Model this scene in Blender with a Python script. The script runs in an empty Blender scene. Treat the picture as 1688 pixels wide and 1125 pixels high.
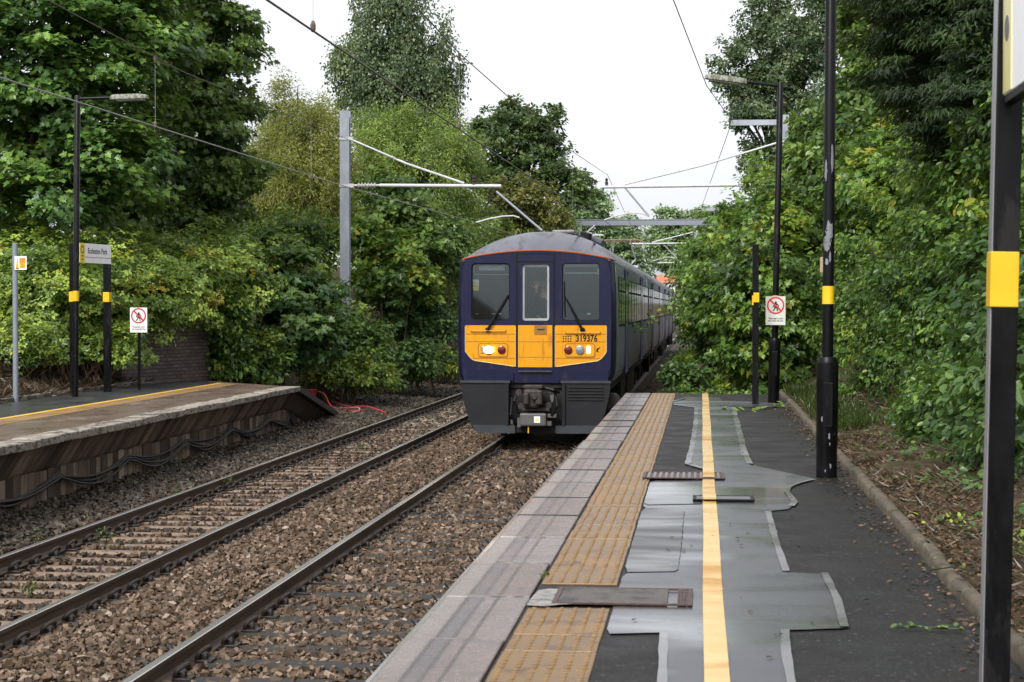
import bpy, bmesh, math, random
import numpy as np
from mathutils import Vector, Matrix
from mathutils.geometry import tessellate_polygon

sc = bpy.context.scene
COL = sc.collection
R_ = math.radians

# ------------------------------------------------------------------ camera
F, CX, CY = 3100.0, 844.0, 562.5          # focal length and centre in pixels of the 1688 px photograph
H = 2.40                                  # eye height above the rail heads
PSI = math.atan(313.0 / F)                # the camera looks left of the track direction (+Y)
TH = math.atan(55.5 / F)
cam = bpy.data.cameras.new('camera'); cam.sensor_width = 36.0
cam.lens = F / 1688.0 * 36.0
cam.clip_start = 0.1; cam.clip_end = 2000
cam.dof.use_dof = True; cam.dof.focus_distance = 32.0; cam.dof.aperture_fstop = 9.0
co = bpy.data.objects.new('camera', cam); COL.objects.link(co)
co.location = (0, 0, H); co.rotation_euler = (math.pi / 2 - TH, 0, PSI)
sc.camera = co
CR = np.array((math.cos(PSI), math.sin(PSI), 0.0))
CF = np.array((-math.sin(PSI) * math.cos(TH), math.cos(PSI) * math.cos(TH), -math.sin(TH)))
CU = np.cross(CR, CF)


def ray(px, py):
    return CF + CR * ((px - CX) / F) + CU * ((CY - py) / F)


def W(px, py, d):                          # the point seen at px,py at camera depth d
    return Vector(np.array((0, 0, H)) + ray(px, py) * d)


def G(px, py, z):                          # the point seen at px,py on the level z
    r = ray(px, py)
    return Vector(np.array((0, 0, H)) + r * ((z - H) / r[2]))


# ------------------------------------------------------------------ scene tree helpers
def tag(o, label=None, cat=None, group=None, kind=None):
    if label: o['label'] = label
    if cat: o['category'] = cat
    if group: o['group'] = group
    if kind: o['kind'] = kind
    return o


def thing(name, label, cat, loc=(0, 0, 0), rz=0.0, group=None):
    o = bpy.data.objects.new(name, None); COL.objects.link(o)
    o.empty_display_size = 0.2
    o.location = loc; o.rotation_euler = (0, 0, rz)
    return tag(o, label, cat, group)


def wloc(o):
    v = Vector((0, 0, 0))
    while o is not None:
        v += o.location; o = o.parent
    return v


def link(name, me, parent=None, smooth=False):
    o = bpy.data.objects.new(name, me); COL.objects.link(o)
    if parent is not None: o.parent = parent
    if smooth:
        me.polygons.foreach_set('use_smooth', np.ones(len(me.polygons), dtype=bool))
    return o


def copy_tree(o, parent=None):
    c = o.copy(); COL.objects.link(c)
    if parent is not None: c.parent = parent
    for ch in list(o.children): copy_tree(ch, c)
    return c


class MB:
    """collects simple shapes and links them as one mesh object"""
    def __init__(s): s.v = []; s.f = []; s.m = []

    def add(s, vs, fs, m=0):
        b = len(s.v); s.v += [tuple(v) for v in vs]
        s.f += [[i + b for i in f] for f in fs]; s.m += [m] * len(fs); return s

    def box(s, c, d, m=0, rz=0.0, bev=0.0, rx=0.0, ry=0.0):
        x, y, z = d[0] / 2, d[1] / 2, d[2] / 2
        b = bev
        if b <= 0:
            vs = [(i * x, j * y, k * z) for i in (-1, 1) for j in (-1, 1) for k in (-1, 1)]
            fs = [(0, 1, 3, 2), (4, 6, 7, 5), (0, 4, 5, 1), (2, 3, 7, 6), (0, 2, 6, 4), (1, 5, 7, 3)]
        else:
            bm = bmesh.new(); bmesh.ops.create_cube(bm, size=1)
            for v in bm.verts: v.co = (v.co.x * 2 * x, v.co.y * 2 * y, v.co.z * 2 * z)
            bmesh.ops.bevel(bm, geom=list(bm.edges), offset=b, segments=2, affect='EDGES', profile=0.5)
            bm.verts.index_update()
            vs = [tuple(v.co) for v in bm.verts]; fs = [[v.index for v in f.verts] for f in bm.faces]; bm.free()
        M = Matrix.Translation(c) @ Matrix.Rotation(rz, 4, 'Z') @ Matrix.Rotation(ry, 4, 'Y') @ Matrix.Rotation(rx, 4, 'X')
        return s.add([M @ Vector(v) for v in vs], fs, m)

    def tube(s, pts, r, seg=8, m=0, cap=True):
        pts = [Vector(p) for p in pts]; n = len(pts)
        rs = r if isinstance(r, (list, tuple)) else [r] * n
        vs = []; fs = []; prev = None
        for i, p in enumerate(pts):
            t = (pts[min(i + 1, n - 1)] - pts[max(i - 1, 0)])
            t = t.normalized() if t.length > 1e-9 else Vector((0, 0, 1))
            if prev is None:
                a = Vector((0, 0, 1)) if abs(t.z) < 0.9 else Vector((1, 0, 0))
                u = t.cross(a).normalized()
            else:
                u = (prev - t * prev.dot(t))
                u = u.normalized() if u.length > 1e-6 else t.orthogonal().normalized()
            prev = u; w = t.cross(u)
            for k in range(seg):
                a = 2 * math.pi * k / seg
                vs.append(p + (u * math.cos(a) + w * math.sin(a)) * rs[i])
        for i in range(n - 1):
            for k in range(seg):
                k2 = (k + 1) % seg
                fs.append((i * seg + k, i * seg + k2, (i + 1) * seg + k2, (i + 1) * seg + k))
        if cap:
            fs.append(list(range(seg))[::-1]); fs.append([(n - 1) * seg + k for k in range(seg)])
        return s.add(vs, fs, m)

    def lathe(s, prof, c=(0, 0, 0), seg=20, m=0, axis='Z'):
        vs = []; fs = []
        for r, z in prof:
            for k in range(seg):
                a = 2 * math.pi * k / seg
                p = (r * math.cos(a), r * math.sin(a), z)
                if axis == 'Y': p = (p[0], p[2], p[1])
                if axis == 'X': p = (p[2], p[0], p[1])
                vs.append((p[0] + c[0], p[1] + c[1], p[2] + c[2]))
        n = len(prof)
        for i in range(n - 1):
            for k in range(seg):
                k2 = (k + 1) % seg
                fs.append((i * seg + k, i * seg + k2, (i + 1) * seg + k2, (i + 1) * seg + k))
        fs.append(list(range(seg))[::-1]); fs.append([(n - 1) * seg + k for k in range(seg)])
        return s.add(vs, fs, m)

    def prism_xz(s, poly, y0, y1, m=0):
        """outline in x,z given thickness from y0 (front) to y1"""
        n = len(poly)
        vs = [(x, y0, z) for x, z in poly] + [(x, y1, z) for x, z in poly]
        tri = tessellate_polygon([[Vector((x, z, 0)) for x, z in poly]])
        fs = [list(t) for t in tri] + [[i + n for i in t[::-1]] for t in tri]
        fs += [(i, (i + 1) % n, (i + 1) % n + n, i + n) for i in range(n)]
        return s.add(vs, fs, m)

    def prism_z(s, poly, z0, z1, m=0):
        n = len(poly)
        vs = [(x, y, z1) for x, y in poly] + [(x, y, z0) for x, y in poly]
        tri = tessellate_polygon([[Vector((x, y, 0)) for x, y in poly]])
        fs = [list(t) for t in tri] + [[i + n for i in t[::-1]] for t in tri]
        fs += [(i, (i + 1) % n, (i + 1) % n + n, i + n) for i in range(n)]
        return s.add(vs, fs, m)

    def build(s, name, mats, parent=None, world=False, smooth=False):
        me = bpy.data.meshes.new(name)
        vs = s.v
        if world and parent is not None:
            L = wloc(parent); vs = [(v[0] - L.x, v[1] - L.y, v[2] - L.z) for v in vs]
        me.from_pydata(vs, [], s.f)
        bm = bmesh.new(); bm.from_mesh(me); bmesh.ops.recalc_face_normals(bm, faces=bm.faces); bm.to_mesh(me); bm.free()
        mats = mats if isinstance(mats, (list, tuple)) else [mats]
        for m in mats: me.materials.append(m)
        if len(mats) > 1: me.polygons.foreach_set('material_index', s.m)
        o = link(name, me, parent)
        if smooth:
            for p in me.polygons: p.use_smooth = True
            try: me.set_sharp_from_angle(angle=R_(40))
            except Exception: pass
        me.update()
        return o


def raw_mesh(name, V, loops, starts, mat, attrs=None, smooth=False):
    me = bpy.data.meshes.new(name)
    me.vertices.add(len(V)); me.vertices.foreach_set('co', np.ascontiguousarray(V, dtype=np.float32).ravel())
    me.loops.add(len(loops)); me.loops.foreach_set('vertex_index', np.ascontiguousarray(loops, dtype=np.int32))
    me.polygons.add(len(starts)); me.polygons.foreach_set('loop_start', np.ascontiguousarray(starts, dtype=np.int32))
    me.materials.append(mat)
    for k, a in (attrs or {}).items():
        at = me.attributes.new(k, 'FLOAT', 'POINT'); at.data.foreach_set('value', np.ascontiguousarray(a, dtype=np.float32))
    me.update(calc_edges=True)
    me.polygons.foreach_set('use_smooth', np.full(len(starts), bool(smooth)))
    return me


def text(name, body, size, loc, parent, mat, rot=(math.pi / 2, 0, 0), sx=1.0, align='CENTER', ext=0.0008, bold=0.0):
    cu = bpy.data.curves.new(name, 'FONT'); cu.body = body; cu.size = size; cu.extrude = ext
    cu.align_x = align; cu.align_y = 'CENTER'; cu.offset = bold; cu.materials.append(mat)
    cu.resolution_u = 4
    t = bpy.data.objects.new(name, cu); COL.objects.link(t); bpy.context.view_layer.update()
    me = bpy.data.meshes.new_from_object(t.evaluated_get(bpy.context.evaluated_depsgraph_get())); bpy.data.objects.remove(t)
    me.name = name
    o = link(name, me, parent); o.location = loc; o.rotation_euler = rot; o.scale = (sx, 1, 1)
    return o


# ------------------------------------------------------------------ materials
def new_mat(name):
    m = bpy.data.materials.new(name); m.use_nodes = True
    nt = m.node_tree; nt.nodes.clear()
    out = nt.nodes.new('ShaderNodeOutputMaterial')
    return m, nt, out


def node(nt, t, **kw):
    n = nt.nodes.new(t)
    for k, v in kw.items():
        if k.startswith('i_'): n.inputs[k[2:].replace('_', ' ')].default_value = v
        else: setattr(n, k, v)
    return n


def L(nt, a, b): nt.links.new(a, b)


def ramp(nt, fac, stops):
    r = nt.nodes.new('ShaderNodeValToRGB'); e = r.color_ramp.elements
    while len(e) < len(stops): e.new(0.5)
    for el, (p, c) in zip(e, stops):
        el.position = p; el.color = (c[0], c[1], c[2], 1)
    L(nt, fac, r.inputs[0]); return r.outputs[0]


def noise(nt, scale, detail=4, rough=0.55, vec=None, dist=0.0):
    n = nt.nodes.new('ShaderNodeTexNoise'); n.inputs['Scale'].default_value = scale
    n.inputs['Detail'].default_value = detail; n.inputs['Roughness'].default_value = rough
    n.inputs['Distortion'].default_value = dist
    if vec is not None: L(nt, vec, n.inputs['Vector'])
    return n.outputs[0]


def coords(nt, scale=(1, 1, 1), kind='Object'):
    tc = nt.nodes.new('ShaderNodeTexCoord'); mp = nt.nodes.new('ShaderNodeMapping')
    mp.inputs['Scale'].default_value = scale; L(nt, tc.outputs[kind], mp.inputs[0]); return mp.outputs[0]


def world_pos(nt, scale=(1, 1, 1)):
    g = nt.nodes.new('ShaderNodeNewGeometry'); mp = nt.nodes.new('ShaderNodeMapping')
    mp.inputs['Scale'].default_value = scale; L(nt, g.outputs['Position'], mp.inputs[0]); return mp.outputs[0]


def mixc(nt, fac, a, b):
    n = nt.nodes.new('ShaderNodeMix'); n.data_type = 'RGBA'
    if hasattr(fac, 'links'): L(nt, fac, n.inputs[0])
    else: n.inputs[0].default_value = fac
    for k, v in ((6, a), (7, b)):
        if hasattr(v, 'links'): L(nt, v, n.inputs[k])
        else: n.inputs[k].default_value = (v[0], v[1], v[2], 1)
    return n.outputs[2]


def maprange(nt, v, a, b, c=0.0, d=1.0):
    n = nt.nodes.new('ShaderNodeMapRange'); n.clamp = True
    for k, x in zip((1, 2, 3, 4), (a, b, c, d)): n.inputs[k].default_value = x
    L(nt, v, n.inputs[0]); return n.outputs[0]


def surf(name, c1, c2=None, rough=0.6, scale=6.0, stretch=(1, 1, 1), bump=0.0, bscale=30.0, metal=0.0,
         c3=None, t3=0.62, s3=2.0, spec=0.5, rvar=0.0, coat=0.0):
    """two-tone noisy paint / metal / mineral with an optional third tone in patches"""
    m, nt, out = new_mat(name)
    p = nt.nodes.new('ShaderNodeBsdfPrincipled')
    v = world_pos(nt, stretch)
    n1 = noise(nt, scale, 5, 0.6, v)
    col = ramp(nt, n1, [(0.3, c1), (0.72, c2 or c1)])
    if c3:
        n3 = noise(nt, s3, 4, 0.65, v, 0.4)
        col = mixc(nt, maprange(nt, n3, t3 - 0.04, t3 + 0.05), col, c3)
    L(nt, col, p.inputs['Base Color'])
    p.inputs['Metallic'].default_value = metal
    p.inputs['Specular IOR Level'].default_value = spec
    p.inputs['Coat Weight'].default_value = coat
    if rvar:
        L(nt, maprange(nt, n1, 0.25, 0.75, max(0.03, rough - rvar), min(1, rough + rvar)), p.inputs['Roughness'])
    else: p.inputs['Roughness'].default_value = rough
    if bump:
        b = nt.nodes.new('ShaderNodeBump'); b.inputs['Strength'].default_value = bump
        b.inputs['Distance'].default_value = 0.01
        L(nt, noise(nt, bscale, 5, 0.7, v), b.inputs['Height']); L(nt, b.outputs[0], p.inputs['Normal'])
    L(nt, p.outputs[0], out.inputs[0])
    return m


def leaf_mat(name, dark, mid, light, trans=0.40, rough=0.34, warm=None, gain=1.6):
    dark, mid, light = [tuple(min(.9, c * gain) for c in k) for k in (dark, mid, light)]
    m, nt, out = new_mat(name)
    a = node(nt, 'ShaderNodeAttribute', attribute_name='tone')
    stops = [(0.1, dark), (0.5, mid), (0.92, light)]
    if warm: stops = [(0.08, dark), (0.48, mid), (0.85, light), (0.97, warm)]
    col = ramp(nt, a.outputs['Fac'], stops)
    p = nt.nodes.new('ShaderNodeBsdfPrincipled'); L(nt, col, p.inputs['Base Color'])
    p.inputs['Roughness'].default_value = rough; p.inputs['Specular IOR Level'].default_value = 0.45
    t = nt.nodes.new('ShaderNodeBsdfTranslucent')
    tint = mixc(nt, 0.45, col, (0.16, 0.22, 0.02)); L(nt, tint, t.inputs['Color'])
    mx = nt.nodes.new('ShaderNodeMixShader'); mx.inputs[0].default_value = trans
    L(nt, p.outputs[0], mx.inputs[1]); L(nt, t.outputs[0], mx.inputs[2]); L(nt, mx.outputs[0], out.inputs[0])
    return m


def emis(name, c, s):
    m, nt, out = new_mat(name)
    e = node(nt, 'ShaderNodeEmission'); e.inputs[0].default_value = (*c, 1); e.inputs[1].default_value = s
    L(nt, e.outputs[0], out.inputs[0]); return m


M = {}
M['black_paint'] = surf('black_paint', (0.0025, 0.0025, 0.003), (0.005, 0.005, 0.006), 0.34, 9, bump=0.05, bscale=60, rvar=0.08, spec=0.18, c3=(0.016, 0.015, 0.0145), t3=0.60, s3=4, stretch=(2, 2, .7))
M['chipped_paint'] = surf('chipped_paint', (0.0025, 0.0025, 0.003), (0.005, 0.005, 0.006), 0.34, 9, c3=(0.20, 0.20, 0.21), t3=0.72, s3=5, stretch=(2.2, 2.2, 1), spec=0.16)
M['primer'] = surf('bare_primer', (0.13, 0.135, 0.15), (0.20, 0.205, 0.22), 0.5, 9)
M['yellow_band'] = surf('yellow_band', (0.62, 0.38, 0.006), (0.70, 0.45, 0.012), 0.4, 5)
M['glare_yellow'] = surf('glare_yellow', (0.66, 0.60, 0.22), (0.74, 0.70, 0.40), 0.3, 3)  # sign yellow washed pale: glare on the board put into its colour
M['grey_paint'] = surf('grey_paint', (0.16, 0.18, 0.21), (0.22, 0.24, 0.28), 0.5, 7, bump=0.05)
M['galv'] = surf('galvanised_steel', (0.24, 0.26, 0.30), (0.36, 0.38, 0.43), 0.48, 5, stretch=(1, 1, 0.4), metal=0.25, rvar=0.1)
M['galv_light'] = surf('weathered_tube', (0.42, 0.42, 0.43), (0.55, 0.55, 0.56), 0.5, 6, c3=(0.3, 0.29, 0.28), t3=0.66, s3=5)
M['wire'] = surf('copper_wire', (0.075, 0.055, 0.045), (0.12, 0.09, 0.07), 0.5, 4, metal=0.3)
M['wire_grey'] = surf('steel_wire', (0.22, 0.22, 0.22), (0.32, 0.32, 0.32), 0.5, 4)
M['wire_thin'] = surf('dropper_wire', (0.2, 0.2, 0.21), (0.3, 0.3, 0.31), 0.6, 4)
M['insul'] = surf('insulator_glaze', (0.35, 0.33, 0.33), (0.48, 0.45, 0.45), 0.25, 8)
M['white_sign'] = surf('white_sign', (0.82, 0.82, 0.84), (0.88, 0.88, 0.90), 0.45, 4)
M['dirty_sign'] = surf('dirty_sign', (0.50, 0.50, 0.46), (0.62, 0.62, 0.58), 0.55, 9)
M['sign_red'] = surf('sign_red', (0.50, 0.03, 0.035), (0.58, 0.05, 0.05), 0.5, 5)
M['sign_black'] = surf('sign_black', (0.005, 0.005, 0.006), (0.009, 0.009, 0.009), 0.5, 5, spec=0.2)
M['sign_grey'] = surf('sign_grey', (0.10, 0.10, 0.11), (0.13, 0.13, 0.14), 0.5, 5)
M['sign_yellow'] = surf('sign_yellow', (0.78, 0.60, 0.03), (0.82, 0.66, 0.05), 0.45, 5)
M['sign_orange'] = surf('sign_orange', (0.85, 0.28, 0.01), (0.9, 0.34, 0.015), 0.5, 5)
M['lantern'] = surf('lantern_shell', (0.17, 0.17, 0.15), (0.30, 0.30, 0.28), 0.6, 20, c3=(0.085, 0.085, 0.04), t3=0.50, s3=22, stretch=(1, 1, .5))
M['lens'] = surf('lantern_lens', (0.10, 0.10, 0.10), (0.15, 0.15, 0.15), 0.3, 5)
M['rail_side'] = surf('rail_rust', (0.045, 0.029, 0.020), (0.115, 0.075, 0.050), 0.6, 6, stretch=(1, 0.3, 1), bump=0.2, bscale=40)
M['rail_top'] = surf('rail_running_band', (0.55, 0.51, 0.50), (0.78, 0.74, 0.74), 0.24, 3, stretch=(1, 0.05, 1), metal=0.85, rvar=0.06)
M['clip'] = surf('rail_clip_steel', (0.010, 0.008, 0.007), (0.024, 0.017, 0.014), 0.42, 30, spec=0.5)
M['sleeper_steel'] = surf('brown_sleeper', (0.12, 0.076, 0.050), (0.27, 0.185, 0.13), 0.55, 7, bump=0.3, bscale=50, c3=(0.10, 0.085, 0.075), t3=0.6, s3=6)
M['sleeper_wood'] = surf('dark_sleeper', (0.014, 0.013, 0.013), (0.034, 0.031, 0.030), 0.75, 8, stretch=(0.5, 6, 6), bump=0.4, bscale=20)
M['brick'] = None
M['red_plastic'] = surf('red_plastic', (0.42, 0.02, 0.03), (0.55, 0.04, 0.045), 0.45, 10)
M['cable_black'] = surf('black_cable', (0.018, 0.016, 0.015), (0.04, 0.035, 0.03), 0.6, 10)
M['bark'] = surf('bark', (0.028, 0.022, 0.016), (0.075, 0.06, 0.045), 0.9, 12, stretch=(1, 1, 0.25), bump=0.6, bscale=18)
M['bark_pale'] = surf('birch_bark', (0.10, 0.09, 0.08), (0.32, 0.30, 0.27), 0.85, 6, stretch=(1, 1, 2.5), bump=0.4)
M['twig'] = surf('dry_twig', (0.075, 0.045, 0.025), (0.16, 0.10, 0.06), 0.9, 15)


def stone_mat(name, stops):
    m, nt, out = new_mat(name)
    a = node(nt, 'ShaderNodeAttribute', attribute_name='tone')
    p = nt.nodes.new('ShaderNodeBsdfPrincipled')
    col = ramp(nt, a.outputs['Fac'], stops)
    n = noise(nt, 90, 3, 0.6, world_pos(nt))
    dk = mixc(nt, maprange(nt, n, 0.35, 0.7), mixc(nt, 0.45, col, (0.02, 0.016, 0.013)), col)
    L(nt, dk, p.inputs['Base Color']); p.inputs['Roughness'].default_value = 0.6
    p.inputs['Specular IOR Level'].default_value = 0.4
    L(nt, p.outputs[0], out.inputs[0]); return m


M['ballast'] = stone_mat('ballast_stone', [(0.0, (0.015, 0.008, 0.004)), (0.3, (0.058, 0.034, 0.016)), (0.58, (0.125, 0.077, 0.044)), (0.82, (0.235, 0.160, 0.108)), (1.0, (0.40, 0.31, 0.25))])
M['ballast_old'] = stone_mat('ballast_old_stone', [(0.0, (0.010, 0.008, 0.005)), (0.45, (0.046, 0.035, 0.022)), (0.82, (0.105, 0.084, 0.060)), (1.0, (0.22, 0.19, 0.155))])
M['bed'] = surf('track_bed', (0.022, 0.016, 0.012), (0.06, 0.044, 0.032), 0.9, 14, bump=0.8, bscale=30)

# leaves
M['lf_syc'] = leaf_mat('sycamore_leaf', (0.018, 0.040, 0.012), (0.044, 0.092, 0.022), (0.12, 0.195, 0.034), gain=1.95)
M['lf_dark'] = leaf_mat('dark_leaf', (0.014, 0.030, 0.010), (0.034, 0.066, 0.016), (0.095, 0.145, 0.032), gain=1.9)
M['lf_bramble'] = leaf_mat('bramble_leaf', (0.022, 0.044, 0.010), (0.085, 0.130, 0.022), (0.20, 0.25, 0.042), warm=(0.36, 0.22, 0.03), gain=2.25)
M['lf_hazel'] = leaf_mat('hazel_leaf', (0.015, 0.036, 0.009), (0.050, 0.102, 0.018), (0.15, 0.235, 0.034), warm=(0.30, 0.29, 0.03), gain=1.6)
M['lf_cool'] = leaf_mat('cool_leaf', (0.022, 0.052, 0.018), (0.052, 0.105, 0.030), (0.12, 0.19, 0.052), gain=1.4)
M['lf_olive'] = leaf_mat('olive_leaf', (0.062, 0.075, 0.014), (0.14, 0.15, 0.032), (0.26, 0.265, 0.07), trans=0.45)
M['lf_willow'] = leaf_mat('willow_leaf', (0.050, 0.085, 0.018), (0.115, 0.17, 0.036), (0.22, 0.29, 0.055), trans=0.4)
M['lf_birch'] = leaf_mat('birch_leaf', (0.022, 0.040, 0.020), (0.050, 0.074, 0.034), (0.11, 0.14, 0.062), gain=2.2)
M['lf_oak'] = leaf_mat('oak_leaf', (0.016, 0.034, 0.012), (0.040, 0.070, 0.022), (0.095, 0.14, 0.036))
M['lf_alder'] = leaf_mat('alder_leaf', (0.018, 0.036, 0.018), (0.044, 0.066, 0.032), (0.095, 0.125, 0.055), gain=2.2)
M['lf_yew'] = leaf_mat('conifer_leaf', (0.008, 0.020, 0.006), (0.018, 0.042, 0.010), (0.045, 0.085, 0.014), trans=0.2, gain=1.0, rough=.6)
M['lf_rust'] = leaf_mat('rusting_leaf', (0.045, 0.060, 0.014), (0.10, 0.105, 0.024), (0.20, 0.17, 0.045))
M['lf_far_haze'] = leaf_mat('far_haze_leaf', (0.042, 0.072, 0.032), (0.085, 0.125, 0.058), (0.15, 0.20, 0.095), gain=2.6)  # leaf colour paled to stand in for distance haze
M['lf_grass'] = leaf_mat('grass_blade', (0.025, 0.04, 0.010), (0.05, 0.075, 0.016), (0.10, 0.125, 0.035), gain=1.1)
M['lf_dead'] = leaf_mat('dead_leaf', (0.03, 0.017, 0.010), (0.09, 0.048, 0.025), (0.22, 0.13, 0.07), trans=0.15, gain=1)
M['lf_straw'] = leaf_mat('straw', (0.022, 0.014, 0.009), (0.075, 0.050, 0.030), (0.22, 0.165, 0.10), trans=0.2, gain=1)

# ------------------------------------------------------------------ leaves
def _t(vs, fs):
    return np.array(vs, dtype=np.float64), fs


def _maple():
    half = [(0.0, 0.0), (0.20, -0.06), (0.46, 0.02), (0.28, 0.20), (0.56, 0.50), (0.24, 0.48), (0.20, 0.70), (0.0, 1.0)]
    o = [(x, y, 0.10 * abs(x)) for x, y in half] + [(-x, y, 0.10 * abs(x)) for x, y in half[-2:0:-1]]
    n = len(o); c = [(0, 0.36, -0.03)]
    return _t(c + o, [(0, 1 + i, 1 + (i + 1) % n) for i in range(n)])


SHAPES = {
    'oval': _t([(0, 0, 0), (0.30, 0.28, 0.08), (0.25, 0.68, 0.06), (0, 1, -0.06), (-0.25, 0.68, 0.06), (-0.30, 0.28, 0.08)],
               [(0, 1, 2, 3), (0, 3, 4, 5)]),
    'slim': _t([(0, 0, 0), (0.13, 0.4, 0.03), (0, 1, -0.12), (-0.13, 0.4, 0.03)], [(0, 1, 2, 3)]),
    'small': _t([(0, 0, 0), (0.34, 0.45, 0.06), (0, 1, -0.06), (-0.34, 0.45, 0.06)], [(0, 1, 2, 3)]),
    'maple': _maple(),
    'blade': _t([(-0.02, 0, 0), (0.02, 0, 0), (0.012, 0.6, 0.05), (0, 1, 0.22), (-0.012, 0.6, 0.05)], [(0, 1, 2, 3, 4)]),
    'trifol': None,
}


def _tri():                                # a bramble leaf: three leaflets on one stalk
    b, f = SHAPES['small']; vs = []; fs = []
    for k, (a, s, off) in enumerate(((0, 0.62, 0.38), (1.15, 0.55, 0.30), (-1.15, 0.55, 0.30))):
        ca, sa = math.cos(a), math.sin(a); o = len(vs)
        for x, y, z in b:
            x, y, z = x * s, y * s, z * s
            vs.append((x * ca + y * sa + (0.10 * sa), y * ca - x * sa + off, z))
        fs += [tuple(i + o for i in q) for q in f]
    return _t(vs, fs)


SHAPES['trifol'] = _tri()


def nrm(a): return a / np.maximum(1e-9, np.linalg.norm(a, axis=1, keepdims=True))


def leaf_mesh(name, P, N, T, S, tone, shape, mat):
    """one leaf at every P with normal N, pointing along T, of length S"""
    tv, tf = SHAPES[shape]; n = len(P); k = len(tv)
    N = nrm(N); T = nrm(T - N * np.sum(T * N, 1, keepdims=True)); B = np.cross(T, N)
    V = (P[:, None, :] + S[:, None, None] * (tv[None, :, 0, None] * B[:, None, :] + tv[None, :, 1, None] * T[:, None, :] + tv[None, :, 2, None] * N[:, None, :]))
    base = (np.arange(n) * k)[:, None]
    flat = np.array([i for f in tf for i in f]); lens = np.array([len(f) for f in tf])
    loops = (base + flat[None, :]).ravel()
    st = np.concatenate(([0], np.cumsum(lens)[:-1])); tot = lens.sum()
    starts = ((np.arange(n) * tot)[:, None] + st[None, :]).ravel()
    return raw_mesh(name, V.reshape(-1, 3), loops, starts, mat, {'tone': np.repeat(tone, k)})


def foliage(name, blobs, mat, shape, size, n_clump, n_leaf, clump_r, seed, parent, droop=0.35, flat=0.6,
            upn=0.8, outn=0.5, rnd=0.6, zmin=-0.75, fill=0.75, tone_bias=0.0, origin=None, hang=0.0, rough=0.42):
    """leaf clumps spread through the volume of ellipsoid blobs ((x,y,z),(rx,ry,rz)), weighted to the outside"""
    rng = np.random.default_rng(seed)
    vol = np.array([b[1][0] * b[1][1] * b[1][2] for b in blobs]) ** (2 / 3); vol = vol / vol.sum()
    C = []; O = []
    for b, w in zip(blobs, vol):
        m = max(2, int(round(n_clump * w)))
        d = nrm(rng.normal(size=(m * 3, 3))); d = d[d[:, 2] > zmin][:m]
        r = 1 - (1 - fill * 0.35) * rng.random(len(d)) ** 2.2
        r = r * (1 - rough * 0.55 + rough * rng.random(len(d)) ** 1.4)
        C.append(np.array(b[0]) + d * r[:, None] * np.array(b[1]))
        O.append(nrm(d / np.array(b[1])))
    C = np.concatenate(C); O = np.concatenate(O); m = len(C)
    ctone = rng.normal(0, 0.18, m); csz = 0.6 + 0.8 * rng.random(m)
    idx = np.repeat(np.arange(m), n_leaf); n = len(idx)
    off = rng.normal(size=(n, 3)); off = nrm(off) * (rng.random((n, 1)) ** 0.45)
    off[:, 2] *= flat
    off *= clump_r * csz[idx][:, None]
    if hang > 0: off[:, 2] -= hang * np.abs(rng.normal(size=n))
    P = C[idx] + off
    N = outn * O[idx] + upn * np.array((0, 0, 1.0)) + rnd * rng.normal(size=(n, 3)) + 0.25 * nrm(off)
    N[:, 2] = np.abs(N[:, 2]) * 0.9 + 0.05
    T = 0.6 * nrm(off) + 0.5 * O[idx] + np.array((0, 0, -droop)) + 0.55 * rng.normal(size=(n, 3))
    S = size * (0.65 + 0.6 * rng.random(n))
    tone = np.clip(0.47 + tone_bias + ctone[idx] + rng.normal(0, 0.15, n), 0, 1)
    if origin is not None: P = P - np.array(origin)
    me = leaf_mesh(name, P, N, T, S, tone, shape, mat)
    o = link(name, me, parent)
    return o, C


def trunk_mesh(base, top, r0, targets, seed, bend=0.3, seg=8):
    rnd = random.Random(seed); mb = MB(); base = Vector(base); top = Vector(top); n = 7
    pts = []
    for i in range(n):
        t = i / (n - 1); p = base.lerp(top, t)
        w = math.sin(t * math.pi) * bend
        p += Vector((rnd.uniform(-w, w), rnd.uniform(-w, w), 0)); pts.append(p)
    rs = [r0 * (1 - 0.85 * i / (n - 1)) for i in range(n)]; rs[0] = r0 * 1.35
    mb.tube(pts, rs, seg)
    for tg in targets:
        tg = Vector(tg); hgt = (tg.z - base.z) / max(0.1, (top.z - base.z))
        t0 = min(0.92, max(0.18, hgt * 0.62)); i = int(t0 * (n - 1)); a = pts[i].lerp(pts[min(n - 1, i + 1)], t0 * (n - 1) - i)
        d = tg - a; r = r0 * (1 - 0.85 * t0) * 0.55
        mid1 = a + d * 0.35 + Vector((0, 0, 0.06 * d.length)); mid2 = a + d * 0.7 + Vector((rnd.uniform(-.1, .1), rnd.uniform(-.1, .1), 0.05)) * d.length
        mb.tube([a, mid1, mid2, tg], [r, r * 0.7, r * 0.42, r * 0.12], max(5, seg - 3))
    return mb


def tree(name, label, base, blobs, mat, shape, size, n_clump, n_leaf, clump_r, seed, r0=0.2, bark='bark', cat='tree', group=None, limbs=18,
         trunk_name='trunk', crown_name='crown', **kw):
    base = Vector(base)
    root = thing(name, label, cat, base, 0, group)
    o, C = foliage(crown_name, blobs, M[mat], shape, size, n_clump, n_leaf, clump_r, seed, root, origin=base, **kw)
    rnd = random.Random(seed)
    ts = [tuple(C[i]) for i in rnd.sample(range(len(C)), min(limbs, len(C)))]
    zt = max(b[0][2] + b[1][2] * 0.75 for b in blobs); bx = sum(b[0][0] for b in blobs) / len(blobs); by = sum(b[0][1] for b in blobs) / len(blobs)
    trunk_mesh(base, (bx, by, zt), r0, ts, seed).build(trunk_name, M[bark], root, world=True, smooth=True)
    return root


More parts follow.
